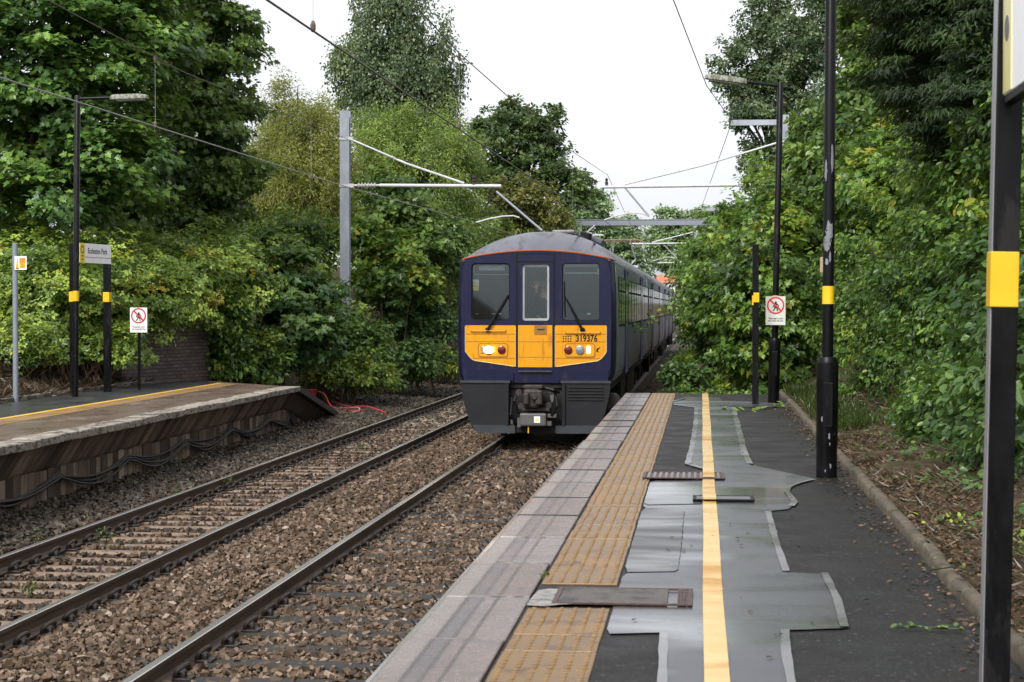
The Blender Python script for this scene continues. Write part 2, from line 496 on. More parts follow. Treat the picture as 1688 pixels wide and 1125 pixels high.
def bush(name, label, c, r, mat, shape, size, n_clump, n_leaf, clump_r, seed, zbase=None, extra=(), group=None, cat='bush', stems=9, **kw):
    c = Vector(c)
    zb = ground_z(c.x, c.y) if zbase is None else zbase
    base = Vector((c.x, c.y, zb))
    root = thing(name, label, cat, base, 0, group)
    blobs = [(tuple(c), r)] + list(extra)
    o, C = foliage('foliage', blobs, M[mat], shape, size, n_clump, n_leaf, clump_r, seed, root, origin=base, **kw)
    rnd = random.Random(seed); mb = MB()
    for i in rnd.sample(range(len(C)), min(stems, len(C))):
        t = base + (Vector(C[i]) - base) * 1.07; a = base + Vector((rnd.uniform(-.35, .35) * r[0], rnd.uniform(-.35, .35) * r[1], -0.05))
        a.z = ground_z(a.x, a.y) - 0.05 if zbase is None else zb - 0.05
        mb.tube([a, a.lerp(t, 0.5) + Vector((0, 0, 0.15 * (t - a).length)), t], [0.022, 0.015, 0.005], 5)
    mb.build('stems', M['twig'], root, world=True)
    return root


# ------------------------------------------------------------------ ground
ZP, ZL = 0.88, 0.82                        # heights of the two platforms


def interp(x, pts):
    if x <= pts[0][0]: return pts[0][1]
    for (a, za), (b, zb) in zip(pts, pts[1:]):
        if x <= b: return za + (zb - za) * (x - a) / (b - a)
    return pts[-1][1]


def sm(a, b, x):
    t = min(1, max(0, (x - a) / (b - a))); return t * t * (3 - 2 * t)


def ground_z(x, y):
    s = sm(38.5, 44, y)
    near = interp(x, [(-60, 4.6), (-18, 4.2), (-15.2, 3.1), (-12.4, 0.95), (-11.3, ZL - 0.02), (-8.7, -0.3), (-7.4, -0.27)]) if x > -8.8 or x < -11.3 else ZL - 0.25
    if -11.3 <= x <= -8.8: near = ZL - 0.25 if x < -9.2 else -0.3
    far = interp(x, [(-60, 5.0), (-18, 4.4), (-14.5, 3.0), (-10.6, 0.35), (-9.2, -0.15), (-7.4, -0.27)])
    zl = near * (1 - s) + far * s
    t = sm(33.4, 36.0, y)
    rn = interp(x, [(-7.4, -0.27), (-1.6, -0.3), (1.3, -0.3), (1.45, ZP + 0.02), (2.3, ZP + 0.07), (3.4, 1.6), (6, 3.0), (60, 4.2)])
    rf = interp(x, [(-7.4, -0.27), (-1.2, -0.25), (-0.4, -0.1), (0.6, 0.45), (2.4, 1.05), (4.0, 1.8), (7, 3.2), (60, 4.4)])
    zr = rn * (1 - t) + rf * t
    return zl if x < -7.4 else zr


def build_ground():
    xs = np.unique(np.concatenate([np.linspace(-400, -60, 12), np.linspace(-60, -20, 14), np.arange(-20, 9, 0.35), np.array([1.30, 1.43, 1.46]), np.linspace(9, 60, 16), np.linspace(60, 400, 12)]))
    ys = np.unique(np.concatenate([np.linspace(-60, 4, 8), np.arange(4, 50, 0.5), np.arange(50, 130, 3), np.linspace(130, 900, 24)]))
    rng = np.random.default_rng(3)
    V = np.array([(x, y, ground_z(x, y)) for y in ys for x in xs])
    jit = rng.normal(0, 0.03, len(V)); jit[(V[:, 0] > -9.5) & (V[:, 0] < 1.6)] = 0
    V[:, 2] += jit
    nx, ny = len(xs), len(ys)
    q = np.array([(j * nx + i, j * nx + i + 1, (j + 1) * nx + i + 1, (j + 1) * nx + i) for j in range(ny - 1) for i in range(nx - 1)])
    m, nt, out = new_mat('earth')
    p = nt.nodes.new('ShaderNodeBsdfPrincipled'); v = world_pos(nt)
    n1 = noise(nt, 1.4, 6, 0.65, v, 0.5); n2 = noise(nt, 9.0, 6, 0.7, v)
    a = ramp(nt, n2, [(0.25, (0.020, 0.013, 0.008)), (0.5, (0.065, 0.042, 0.026)), (0.75, (0.15, 0.105, 0.065))])
    b = ramp(nt, n2, [(0.3, (0.020, 0.030, 0.010)), (0.7, (0.055, 0.075, 0.022))])
    L(nt, mixc(nt, maprange(nt, n1, 0.5, 0.62), a, b), p.inputs['Base Color']); p.inputs['Roughness'].default_value = 0.95
    p.inputs['Specular IOR Level'].default_value = 0.2
    bp = nt.nodes.new('ShaderNodeBump'); bp.inputs['Strength'].default_value = 0.9; bp.inputs['Distance'].default_value = 0.03
    L(nt, noise(nt, 22, 6, 0.75, v), bp.inputs['Height']); L(nt, bp.outputs[0], p.inputs['Normal']); L(nt, p.outputs[0], out.inputs[0])
    me = raw_mesh('ground', V, q.ravel(), np.arange(len(q)) * 4, m, smooth=True)
    tag(link('ground', me), kind='structure')


build_ground()

# ------------------------------------------------------------------ track bed and ballast
XR1, XR2 = -3.67, -2.115                   # rails of the platform track
XL1, XL2 = -6.72, -5.215                   # rails of the far track
SL_TOP = -0.165


def bed_z(x, y):
    """top of the ballast"""
    if x < XL1 - 0.45: return interp(x, [(-9.4, 0.02), (-8.4, -0.02), (XL1 - 0.45, -0.14)])
    if x < XL2 + 0.1: return -0.178
    if x < XR1 - 0.05: return interp(x, [(XL2 + 0.1, -0.18), (XL2 + 0.35, -0.125), (XR1 - 0.4, -0.115), (XR1 - 0.05, -0.15)])
    if x < XR2 + 0.1: return -0.165
    return interp(x, [(XR2 + 0.1, -0.16), (-1.5, -0.14), (-0.9, -0.12), (-0.5, 0.0)])


def build_bed():
    xs = np.concatenate([np.arange(-9.4, -0.45, 0.12)]); ys = np.concatenate([np.arange(5, 60, 0.5), np.arange(60, 300, 6)])
    V = np.array([(x, y, bed_z(x, y) - 0.045) for y in ys for x in xs]); nx = len(xs)
    q = np.array([(j * nx + i, j * nx + i + 1, (j + 1) * nx + i + 1, (j + 1) * nx + i) for j in range(len(ys) - 1) for i in range(nx - 1)])
    tag(link('track_bed', raw_mesh('track_bed', V, q.ravel(), np.arange(len(q)) * 4, M['bed'], smooth=True)), kind='structure')


build_bed()

ICO_V = None


def stones(name, xr, yr, step, size, mat, seed, zoff=0.0, keep=None, tone0=0.0, label_kind='stuff', zf=bed_z):
    global ICO_V, ICO_F
    if ICO_V is None:
        ICO_V = np.array([(i, j, k) for i in (-1, 1) for j in (-1, 1) for k in (-1, 1)]) * 0.68
        q = [(0, 1, 3, 2), (4, 6, 7, 5), (0, 4, 5, 1), (2, 3, 7, 6), (0, 2, 6, 4), (1, 5, 7, 3)]
        ICO_F = np.array([t for a, b, c, d in q for t in ((a, b, c), (a, c, d))])
    rng = np.random.default_rng(seed)
    gx = np.arange(xr[0], xr[1], step); gy = np.arange(yr[0], yr[1], step)
    X, Y = np.meshgrid(gx, gy); X = X.ravel(); Y = Y.ravel()
    X = X + rng.uniform(-.55, .55, len(X)) * step; Y = Y + rng.uniform(-.55, .55, len(Y)) * step
    k = np.ones(len(X), bool)
    if keep is not None: k = keep(X, Y, rng)
    X, Y = X[k], Y[k]; n = len(X)
    ux = np.arange(xr[0] - 0.5, xr[1] + 0.5, 0.02); uz = np.array([zf(x, 0) for x in ux])
    Z = np.interp(X, ux, uz) + zoff + rng.uniform(-0.03, 0.012, n)
    s = size * (0.55 + 0.75 * rng.random(n) ** 1.5)
    A = rng.normal(size=(n, 4)); A /= np.linalg.norm(A, axis=1, keepdims=True)
    w, x, y, z = A.T
    Rm = np.stack([1 - 2 * (y * y + z * z), 2 * (x * y - z * w), 2 * (x * z + y * w), 2 * (x * y + z * w), 1 - 2 * (x * x + z * z), 2 * (y * z - x * w),
                   2 * (x * z - y * w), 2 * (y * z + x * w), 1 - 2 * (x * x + y * y)], 1).reshape(n, 3, 3)
    sc3 = np.stack([0.75 + 0.6 * rng.random(n), 0.6 + 0.45 * rng.random(n), 0.45 + 0.4 * rng.random(n)], 1) * 0.5
    B = (ICO_V[None] * (0.75 + 0.45 * rng.random((n, 8, 1))) + rng.normal(0, 0.16, (n, 8, 3))) * sc3[:, None, :]
    V = np.einsum('nij,nkj->nki', Rm, B) * s[:, None, None]
    V[:, :, 2] *= 0.85
    V += np.stack([X, Y, Z], 1)[:, None, :]
    fl = (ICO_F.ravel()[None, :] + (np.arange(n) * 8)[:, None]).ravel()
    tone = np.clip(rng.beta(2.0, 2.3, n) + tone0, 0, 1)
    me = raw_mesh(name, V.reshape(-1, 3), fl, np.arange(n * 12) * 3, mat, {'tone': np.repeat(tone, 8)})
    return tag(link(name, me), kind='stuff')


Y0R = 11.6


def keep_right(X, Y, rng):                 # platform track: sleepers half buried
    ph = ((Y - Y0R) % 0.65)
    on = (X > -4.2) & (X < -1.62) & (ph > 0.19) & (ph < 0.44)
    rail = ((np.abs(X - XR1) < 0.075) | (np.abs(X - XR2) < 0.075))
    return ~(on & (rng.random(len(X)) < 0.42)) & ~rail


Y0L, DL = 13.2, 0.55


def keep_left(X, Y, rng):
    ph = ((Y - Y0L + 0.16) % DL)
    on = (X > -7.15) & (X < -4.9) & (ph > 0.03) & (ph < 0.29)
    rail = ((np.abs(X - XL1) < 0.085) | (np.abs(X - XL2) < 0.085))
    return ~(on & (rng.random(len(X)) < 0.86)) & ~rail


stones('ballast', (XL2 + 0.02, -1.5), (10.6, 23), 0.048, 0.070, M['ballast'], 1, keep=keep_right, tone0=.04)
stones('ballast', (XL2 + 0.02, -1.5), (23, 36), 0.060, 0.078, M['ballast'], 2, keep=keep_right)
stones('ballast', (XL1 - 0.5, XL2 + 0.02), (13, 40), 0.054, 0.070, M['ballast'], 3, keep=keep_left, tone0=-0.20)
stones('ballast', (-9.0, XL1 - 0.45), (16, 46), 0.066, 0.082, M['ballast_old'], 4)
stones('ballast', (-9.6, -4.2), (40, 78), 0.11, 0.12, M['ballast_old'], 5, keep=keep_left)
stones('ballast', (-1.7, -0.42), (33, 75), 0.065, 0.085, M['ballast'], 6)
stones('ballast', (-5.2, -3.75), (36, 72), 0.075, 0.09, M['ballast'], 8)


def rail(name, x, label, y0=6.0, y1=240.0):
    root = thing(name, label, 'rail', (x, y0, 0))
    pr = [(-.068, -.158), (.068, -.158), (.068, -.146), (.020, -.128), (.009, -.115), (.009, -.048), (.034, -.036), (.036, -.008), (.034, -.003), (.028, 0)]
    pr = pr + [(-a, b) for a, b in pr[2:][::-1]]
    n = len(pr); ysv = [0, 30, 70, y1 - y0]; vs = []; fs = []; mi = []
    for y in ysv: vs += [(a, y, b) for a, b in pr]
    top = {i for i in range(n) if pr[i][1] > -0.004}
    for j in range(len(ysv) - 1):
        for i in range(n):
            k = (i + 1) % n; fs.append((j * n + i, j * n + k, (j + 1) * n + k, (j + 1) * n + i)); mi.append(1 if i in top and k in top else 0)
    fs.append(list(range(n))); mi.append(0)
    mb = MB(); mb.add(vs, fs); mb.m = mi
    mb.build('rail_section', [M['rail_side'], M['rail_top']], root)
    return root


rail('rail', XL1, 'outer rail of the far track, beside the low dark platform wall')
rail('rail', XL2, 'inner rail of the far track, bordering the brown ballast strip')
rail('rail', XR1, 'near track rail in the foreground running under the train')
rail('rail', XR2, 'near track rail hidden beside the stone platform edge')


def clip_mb(side):
    mb = MB(); s = side
    mb.box((s * 0.125, 0, 0.012), (0.13, 0.15, 0.022), bev=0.004)
    pts = []
    for i in range(13):
        a = math.pi * (0.08 + 1.55 * i / 12)
        pts.append((s * (0.115 + 0.040 * math.sin(a * 1.3)), 0.062 * math.cos(a), 0.055 + 0.052 * math.sin(a)))
    mb.tube(pts, 0.0155, 7); mb.box((s * 0.115, 0, 0.035), (0.06, 0.06, 0.05), bev=0.012)
    mb.tube([(s * 0.066, 0.0, 0.036), (s * 0.10, 0.02, 0.05), (s * 0.13, 0.055, 0.042)], 0.012, 7)
    return mb


def make_sleeper(name, mat, xa, xb, y, wood, label, group, clips=True):
    root = thing(name, label, 'sleeper', ((xa + xb) / 2, y, SL_TOP), 0, group)
    mb = MB()
    if wood: mb.box((0, 0, -0.06), (2.55, 0.25, 0.125), bev=0.012)
    else:
        n = 10; hw = 1.23
        mb.box((0, 0, -0.060), (2 * hw, 0.17, 0.12), bev=0.03)
    mb.build('beam', mat, root, smooth=True)
    if clips:
        for r in ((xa - xb) / 2, (xb - xa) / 2):
            for s in (-1, 1):
                o = bpy.data.objects.new('rail_clip', CLIPS[s]); COL.objects.link(o); o.parent = root; o.location = (r, 0, 0)
    return root


CLIPS = {}
for s in (-1, 1):
    o = clip_mb(s).build('rail_clip', M['clip'], None, smooth=True); CLIPS[s] = o.data; bpy.data.objects.remove(o)

rnd = random.Random(7)
gL = 'brown ballasted sleepers of the far track'
lab = 'weathered brown sleeper lying across the far track between its two rails'
proto = make_sleeper('sleeper', M['sleeper_steel'], XL1, XL2, Y0L, False, lab, gL)
bare = None
for i in range(1, 112):
    y = Y0L + i * DL
    if y < 52: c = copy_tree(proto)
    else:
        if bare is None: bare = make_sleeper('sleeper', M['sleeper_steel'], XL1, XL2, y, False, lab, gL, clips=False); continue
        c = copy_tree(bare)
    c.location = ((XL1 + XL2) / 2 + rnd.uniform(-.015, .015), y + rnd.uniform(-.02, .02), SL_TOP + rnd.uniform(-.012, .004))
    c.rotation_euler.z = rnd.uniform(-.008, .008)
gR = 'half buried dark sleepers of the near track'
lab = 'dark sleeper half buried in ballast under the near track rails'
proto = make_sleeper('sleeper', M['sleeper_wood'], XR1, XR2, Y0R + 0.315, True, lab, gR)
for i in range(1, 36):
    c = copy_tree(proto)
    c.location = ((XR1 + XR2) / 2 + rnd.uniform(-.03, .03), Y0R + 0.315 + i * 0.65, SL_TOP + rnd.uniform(-.01, .012))
    c.rotation_euler.z = rnd.uniform(-.012, .012)

# ------------------------------------------------------------------ near platform
PE = -1.345; PC = -0.885; PT = -0.455; PK = 1.36; PY0, PY1 = 4.0, 33.25


def mat_tarmac():
    m, nt, out = new_mat('worn_tarmac'); p = nt.nodes.new('ShaderNodeBsdfPrincipled'); v = world_pos(nt)
    n = noise(nt, 48, 4, 0.8, v); g = noise(nt, 1.1, 4, 0.6, v, 0.3)
    c = ramp(nt, n, [(0.36, (0.002, 0.002, 0.0023)), (0.55, (0.009, 0.0085, 0.0095)), (0.70, (0.048, 0.045, 0.047))])
    vo = nt.nodes.new('ShaderNodeTexVoronoi'); vo.inputs['Scale'].default_value = 26; L(nt, v, vo.inputs['Vector'])
    c = mixc(nt, maprange(nt, vo.outputs['Distance'], 0.20, 0.30, 0.75, 0.0), c, mixc(nt, maprange(nt, noise(nt, 30, 2, 0.5, v), 0.48, 0.62), c, (0.085, 0.08, 0.083)))  # pale spots: stone chips, with wet glints painted into the colour
    c = mixc(nt, maprange(nt, g, 0.45, 0.72, 0, 0.6), c, mixc(nt, 0.5, c, (0.03, 0.022, 0.016)))
    L(nt, c, p.inputs['Base Color'])
    L(nt, maprange(nt, noise(nt, 2.2, 4, 0.6, v), 0.35, 0.7, 0.48, 0.7), p.inputs['Roughness'])
    p.inputs['Specular IOR Level'].default_value = 0.30
    b = nt.nodes.new('ShaderNodeBump'); b.inputs['Strength'].default_value = 0.9; b.inputs['Distance'].default_value = 0.006
    L(nt, n, b.inputs['Height']); L(nt, b.outputs[0], p.inputs['Normal']); L(nt, p.outputs[0], out.inputs[0]); return m


def mat_patch(name, c1, c2, r0, r1, streak=(0.6, 1.6, 1)):
    m, nt, out = new_mat(name); p = nt.nodes.new('ShaderNodeBsdfPrincipled'); v = world_pos(nt); vs = world_pos(nt, streak)
    n = noise(nt, 0.9, 4, 0.5, vs, 0.5); f = noise(nt, 160, 2, 0.6, v); sp = noise(nt, 38, 2, 0.5, v)
    c = ramp(nt, n, [(0.3, c1), (0.7, c2)])
    c = mixc(nt, maprange(nt, f, 0.4, 0.75, 0, 0.35), c, (0.09, 0.09, 0.094))
    c = mixc(nt, maprange(nt, sp, 0.735, 0.75), c, (0.012, 0.012, 0.013))
    L(nt, c, p.inputs['Base Color']); L(nt, maprange(nt, n, 0.40, 0.60, r0, r1), p.inputs['Roughness'])
    p.inputs['Specular IOR Level'].default_value = 0.9; p.inputs['Coat Roughness'].default_value = 0.13
    L(nt, maprange(nt, noise(nt, 1.0, 3, 0.5, world_pos(nt, (0.45, 0.75, 1)), 0.8), 0.46, 0.62, 0.0, 0.85), p.inputs['Coat Weight'])
    b = nt.nodes.new('ShaderNodeBump'); b.inputs['Strength'].default_value = 0.3; b.inputs['Distance'].default_value = 0.0012
    L(nt, noise(nt, 110, 3, 0.6, v), b.inputs['Height'])
    b2 = nt.nodes.new('ShaderNodeBump'); b2.inputs['Strength'].default_value = 1.0; b2.inputs['Distance'].default_value = 0.010
    L(nt, noise(nt, 1.1, 2, 0.4, world_pos(nt, (0.35, 1.5, 1))), b2.inputs['Height']); L(nt, b.outputs[0], b2.inputs['Normal'])
    L(nt, b2.outputs[0], p.inputs['Normal']); L(nt, p.outputs[0], out.inputs[0]); return m


def mat_slab():
    """pinkish concrete edge slabs with dirty lines along their length"""
    m, nt, out = new_mat('edge_slab'); p = nt.nodes.new('ShaderNodeBsdfPrincipled'); v = world_pos(nt)
    a = node(nt, 'ShaderNodeAttribute', attribute_name='tone')
    base = ramp(nt, a.outputs['Fac'], [(0, (0.125, 0.094, 0.088)), (0.5, (0.195, 0.148, 0.142)), (1, (0.24, 0.205, 0.21))])
    f = noise(nt, 120, 3, 0.75, v); c = mixc(nt, maprange(nt, f, 0.42, 0.62, 0, 0.75), base, (0.050, 0.037, 0.034))
    c = mixc(nt, maprange(nt, noise(nt, 75, 2, 0.5, v), 0.60, 0.68, 0, 0.65), c, (0.28, 0.24, 0.22))
    st = noise(nt, 3.5, 5, 0.7, v, 0.4); c = mixc(nt, maprange(nt, st, 0.5, 0.72, 0, 0.5), c, (0.05, 0.044, 0.045))
    sx = nt.nodes.new('ShaderNodeSeparateXYZ'); L(nt, v, sx.inputs[0])
    wob = noise(nt, 2.0, 3, 0.5, world_pos(nt, (0.1, 1, 1)))

    def band(c, x, w, col, k):
        mm = nt.nodes.new('ShaderNodeMath'); mm.operation = 'SUBTRACT'; L(nt, sx.outputs[0], mm.inputs[0]); mm.inputs[1].default_value = x
        m2 = nt.nodes.new('ShaderNodeMath'); m2.operation = 'ABSOLUTE'; L(nt, mm.outputs[0], m2.inputs[0])
        r = maprange(nt, m2.outputs[0], w * 0.5, w, k, 0.0)
        m3 = nt.nodes.new('ShaderNodeMath'); m3.operation = 'MULTIPLY'; L(nt, r, m3.inputs[0]); L(nt, maprange(nt, wob, 0.3, 0.6, 0.45, 1), m3.inputs[1])
        return mixc(nt, m3.outputs[0], c, col)
    c = band(c, -1.285, 0.075, (0.27, 0.25, 0.235), 0.55)
    for x in (-1.212, -1.135, -1.055): c = band(c, x, 0.014, (0.022, 0.020, 0.024), 0.85)
    c = band(c, -1.17, 0.06, (0.075, 0.07, 0.085), 0.6)
    L(nt, c, p.inputs['Base Color']); L(nt, maprange(nt, st, 0.3, 0.7, 0.14, 0.38), p.inputs['Roughness']); p.inputs['Specular IOR Level'].default_value = 0.65
    b = nt.nodes.new('ShaderNodeBump'); b.inputs['Strength'].default_value = 0.5; b.inputs['Distance'].default_value = 0.004
    L(nt, f, b.inputs['Height']); L(nt, b.outputs[0], p.inputs['Normal']); L(nt, p.outputs[0], out.inputs[0]); return m


M['tarmac'] = mat_tarmac()
M['patch'] = mat_patch('smooth_patch', (0.034, 0.036, 0.044), (0.064, 0.067, 0.082), 0.24, 0.42)
M['patch_dark'] = mat_patch('dark_wet_patch', (0.006, 0.006, 0.008), (0.014, 0.015, 0.018), 0.20, 0.42)
M['seal'] = mat_patch('sealing_band', (0.11, 0.11, 0.118), (0.20, 0.20, 0.21), 0.22, 0.42)
M['yline'] = surf('yellow_line_paint', (0.60, 0.38, 0.12), (0.66, 0.48, 0.22), 0.26, 2.2, stretch=(0.4, 1.2, 1), c3=(0.48, 0.22, 0.008), t3=0.58, s3=0.9, bump=0.15, bscale=120, rvar=0.1)
M['tactile'] = surf('ochre_tactile', (0.125, 0.067, 0.021), (0.225, 0.126, 0.038), 0.32, 1.4, c3=(0.085, 0.047, 0.020), t3=0.58, s3=4.5, bump=0.3, bscale=90, rvar=0.1)
M['tactile_tip'] = surf('worn_blister_top', (0.13, 0.070, 0.022), (0.23, 0.132, 0.045), 0.32, 5)
M['cement'] = surf('white_cement', (0.17, 0.16, 0.15), (0.34, 0.325, 0.31), 0.4, 9, c3=(0.09, 0.082, 0.076), t3=0.52, s3=9)
M['iron'] = surf('rusty_iron', (0.040, 0.021, 0.018), (0.085, 0.048, 0.040), 0.45, 14, bump=0.4, bscale=60, metal=0.2)
M['iron_worn'] = surf('worn_iron', (0.13, 0.11, 0.11), (0.20, 0.18, 0.18), 0.35, 14, metal=0.3)
M['infill'] = surf('cover_infill', (0.042, 0.035, 0.032), (0.10, 0.085, 0.078), 0.45, 26, bump=0.5, bscale=60, c3=(0.022, 0.020, 0.018), t3=0.55, s3=8)
M['conc'] = surf('old_concrete', (0.13, 0.115, 0.095), (0.24, 0.215, 0.18), 0.8, 8, c3=(0.07, 0.065, 0.045), t3=0.55, s3=3, bump=0.4, bscale=40)


def ystep(n0, n1, st):
    a = []; y = n0
    while y < n1 - 0.02: a.append((y, min(y + st, n1))); y += st
    return a


plat = tag(thing('platform', None, None), kind='structure')
mb = MB(); mb.box(((PC + PK - .03) / 2, (PY0 + PY1) / 2, ZP / 2 - 0.18), (PK - .03 - PC, PY1 - PY0, ZP + 0.35))
mb.build('tarmac_surface', M['tarmac'], plat)
mb = MB(); mb.box(((-1.08 + PC) / 2 - 0.0015, (PY0 + PY1) / 2, 0.15), (PC + 1.08 - .003, PY1 - PY0 - .02, 1.0)); mb.build('platform_wall', M['conc'], plat)
# edge slabs: one mesh of separate stones with open joints
rng = np.random.default_rng(5); V = []; Q = []; T = []; rnd = random.Random(3)
bm_ = MB()
for i, (a, b) in enumerate(ystep(PY0 + 0.64, PY1, 1.285)):
    dz = rnd.uniform(-.004, .004); bm_.box(((PE + PC) / 2 + rnd.uniform(-.004, .004), (a + b) / 2, ZP - 0.05 + dz + 0.004), (PC - PE - 0.012, b - a - 0.022, 0.10), bev=0.010, rx=rnd.uniform(-.0045, .0045), ry=rnd.uniform(-.006, .006)); T.append((i, rnd.random()))
o = bm_.build('edge_slab', mat_slab(), plat)
at = o.data.attributes.new('tone', 'FLOAT', 'POINT'); k = len(o.data.vertices) // len(T)
at.data.foreach_set('value', np.repeat(np.array([t[1] for t in T], dtype=np.float32), k))
# white mortar in some of the joints
mb = MB()
for i, (a, b) in enumerate(ystep(PY0 + 0.64, PY1, 1.285)):
    if a < 12.6: mb.box(((PE + PC) / 2 + 0.06, a, ZP + 0.001), (PC - PE - 0.14, 0.022, 0.012))
mb.build('mortar_joint', M['cement'], plat)
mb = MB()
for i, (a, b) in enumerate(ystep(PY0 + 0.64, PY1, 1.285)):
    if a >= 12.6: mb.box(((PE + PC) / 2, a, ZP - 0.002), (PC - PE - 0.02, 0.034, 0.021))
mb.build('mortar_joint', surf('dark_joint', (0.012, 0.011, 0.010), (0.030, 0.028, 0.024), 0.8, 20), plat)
# tactile slabs with blister rows
mb = MB(); rows = ystep(PY0 + 0.2, PY1, 0.405); COV = G(900, 987, ZP).y
tips = MB()
for i, (a, b) in enumerate(rows):
    if b > COV - 0.14 and a < COV + 0.14: continue
    dz = rnd.uniform(-.004, .004); xa = PC + 0.012 + rnd.uniform(-.003, .003); xb = PT + rnd.uniform(-.003, .003)
    mb.box(((xa + xb) / 2, (a + b) / 2, ZP - 0.025 + dz), (xb - xa, b - a - 0.022, 0.06), bev=0.006, rx=rnd.uniform(-.012, .012))
    for r in range(6):
        for c in range(6):
            x = xa + (c + 0.5) * (xb - xa) / 6; y = a + (r + 0.5) * (b - a) / 6; z = ZP + 0.005 + dz
            tips.lathe([(0.0145, z), (0.012, z + 0.004), (0.007, z + 0.0055)], (x, y, 0), 8, 1)
tips.m = [1] * len(tips.m)
mb.add(tips.v, tips.f, 1)
mb.build('tactile_paving', [M['tactile'], M['tactile_tip']], plat)


def ragged(poly, step=0.09, amp=0.0022):
    rg = random.Random(len(poly)); q = []
    for i, a in enumerate(poly):
        b = poly[(i + 1) % len(poly)]; n = max(1, int(math.hypot(b[0] - a[0], b[1] - a[1]) / step))
        q += [(a[0] + (b[0] - a[0]) * k / n + (rg.uniform(-amp, amp) if k else 0), a[1] + (b[1] - a[1]) * k / n + (rg.uniform(-amp, amp) * 2 if k else 0)) for k in range(n)]
    return q


def sheet(name, poly, z, mat, parent):
    mb = MB(); n = len(poly); vs = [(x, y, z) for x, y in poly]
    mb.add(vs, [list(t) for t in tessellate_polygon([[Vector((x, y, 0)) for x, y in poly]])])
    return mb.build(name, mat, parent)


def gp(pts, z=ZP): return [(G(x, y, z).x, G(x, y, z).y) for x, y in pts]


def smooth_poly(pts, it=1):
    for _ in range(it):
        q = []
        for i in range(len(pts)):
            a, b = pts[i], pts[(i + 1) % len(pts)]
            if (Vector(a) - Vector(b)).length < 0.25: q.append(a); continue
            q += [(a[0] * .93 + b[0] * .07, a[1] * .93 + b[1] * .07), (a[0] * .07 + b[0] * .93, a[1] * .07 + b[1] * .93)]
        pts = q
    return pts


patch_px = [(1094, 1180), (1096, 1044), (984, 1046), (1006, 946), (1118, 945), (1124, 900), (1129, 842), (1046, 838), (1060, 793), (1196, 793), (1194, 785), (1158, 775), (1129, 765),
            (1138, 737), (1146, 690), (1147, 673), (1104, 668), (1104, 661), (1128, 660), (1128, 655.5), (1186, 655.5), (1190, 661), (1240, 663), (1330, 668), (1330, 672), (1206, 672),
            (1214, 705), (1224, 748), (1233, 766), (1256, 771), (1292, 779), (1346, 791), (1318, 797), (1300, 808), (1310, 832), (1300, 840), (1264, 844), (1280, 892), (1298, 945),
            (1364, 945), (1382, 985), (1398, 1037), (1290, 1040), (1298, 1080), (1316, 1180)]
pp = [(max(x, PT + 0.012), y) for x, y in gp(patch_px)]
sheet('smooth_patch', ragged(smooth_poly(pp)), ZP + 0.004, M['patch'], plat)
dp = gp([(1022, 945), (1117, 944), (1123, 900), (1128, 842), (1046, 839)]); dp = [(max(x, PT + 0.012), y) for x, y in dp]
sheet('dark_patch', ragged(smooth_poly(dp)), ZP + 0.0065, M['patch_dark'], plat)
dp = gp([(1052, 834), (1161, 832), (1162, 797), (1060, 797)]); dp = [(max(x, PT + 0.012), y) for x, y in dp]
sheet('dark_patch', ragged(smooth_poly(dp)), ZP + 0.0085, M['patch_dark'], plat)


def band(name, px, w, z):
    """a strip of sealant of constant width along a line on the platform"""
    p = gp(px); mbs = MB(); vs = []; rn = random.Random(len(px)); q = []
    for a, b in zip(p, p[1:]):                                  # resample
        n = max(1, int((Vector(a) - Vector(b)).length / 0.18))
        q += [(a[0] + (b[0] - a[0]) * i / n, a[1] + (b[1] - a[1]) * i / n) for i in range(n)]
    q.append(p[-1]); p = q
    for i, (x, y) in enumerate(p):
        a = Vector(p[max(0, i - 1)]); b = Vector(p[min(len(p) - 1, i + 1)]); d = (b - a).normalized(); nn = Vector((-d.y, d.x)); ww = w * rn.uniform(.42, .56)
        vs += [(x + nn.x * ww, y + nn.y * ww, z), (x - nn.x * ww, y - nn.y * ww, z)]
    mbs.add(vs, [(2 * i, 2 * i + 1, 2 * i + 3, 2 * i + 2) for i in range(len(p) - 1)]); return mbs.build(name, M['seal'], plat)


zb = ZP + 0.010
band('sealing_band', [(1089, 1190), (1092, 1120), (1094, 1046)], 0.042, zb)
band('sealing_band', [(1316, 1190), (1303, 1120), (1296, 1080), (1294, 1041)], 0.042, zb)
band('sealing_band', [(1392, 1036), (1380, 990), (1359, 947)], 0.045, zb)
band('sealing_band', [(1296, 944), (1279, 895), (1266, 845)], 0.045, zb)
band('sealing_band', [(1304, 836), (1310, 829), (1297, 812), (1300, 804), (1318, 797), (1340, 792)], 0.05, zb)
band('sealing_band', [(1236, 766), (1227, 748), (1217, 706), (1209, 673)], 0.07, zb)
band('sealing_band', [(1160, 774), (1134, 766), (1141, 738), (1147, 700), (1148, 674)], 0.06, zb)
band('sealing_band', [(1107, 665), (1200, 664), (1330, 669)], 0.09, zb + 0.003)
band('sealing_band', [(1110, 663), (1135, 656), ], 0.05, zb + 0.006)
# the yellow line, slightly wavering
mb = MB(); vs = []; ys = np.arange(PY0, PY1 - 0.05, 0.3)
for y in ys:
    x = 0.062 + 0.0025 * math.sin(y * 1.1); vs += [(x - 0.052, y, ZP + 0.0145), (x + 0.052, y, ZP + 0.0145)]
mb.add(vs, [(2 * i, 2 * i + 1, 2 * i + 3, 2 * i + 2) for i in range(len(ys) - 1)]); mb.build('yellow_line', M['yline'], plat)
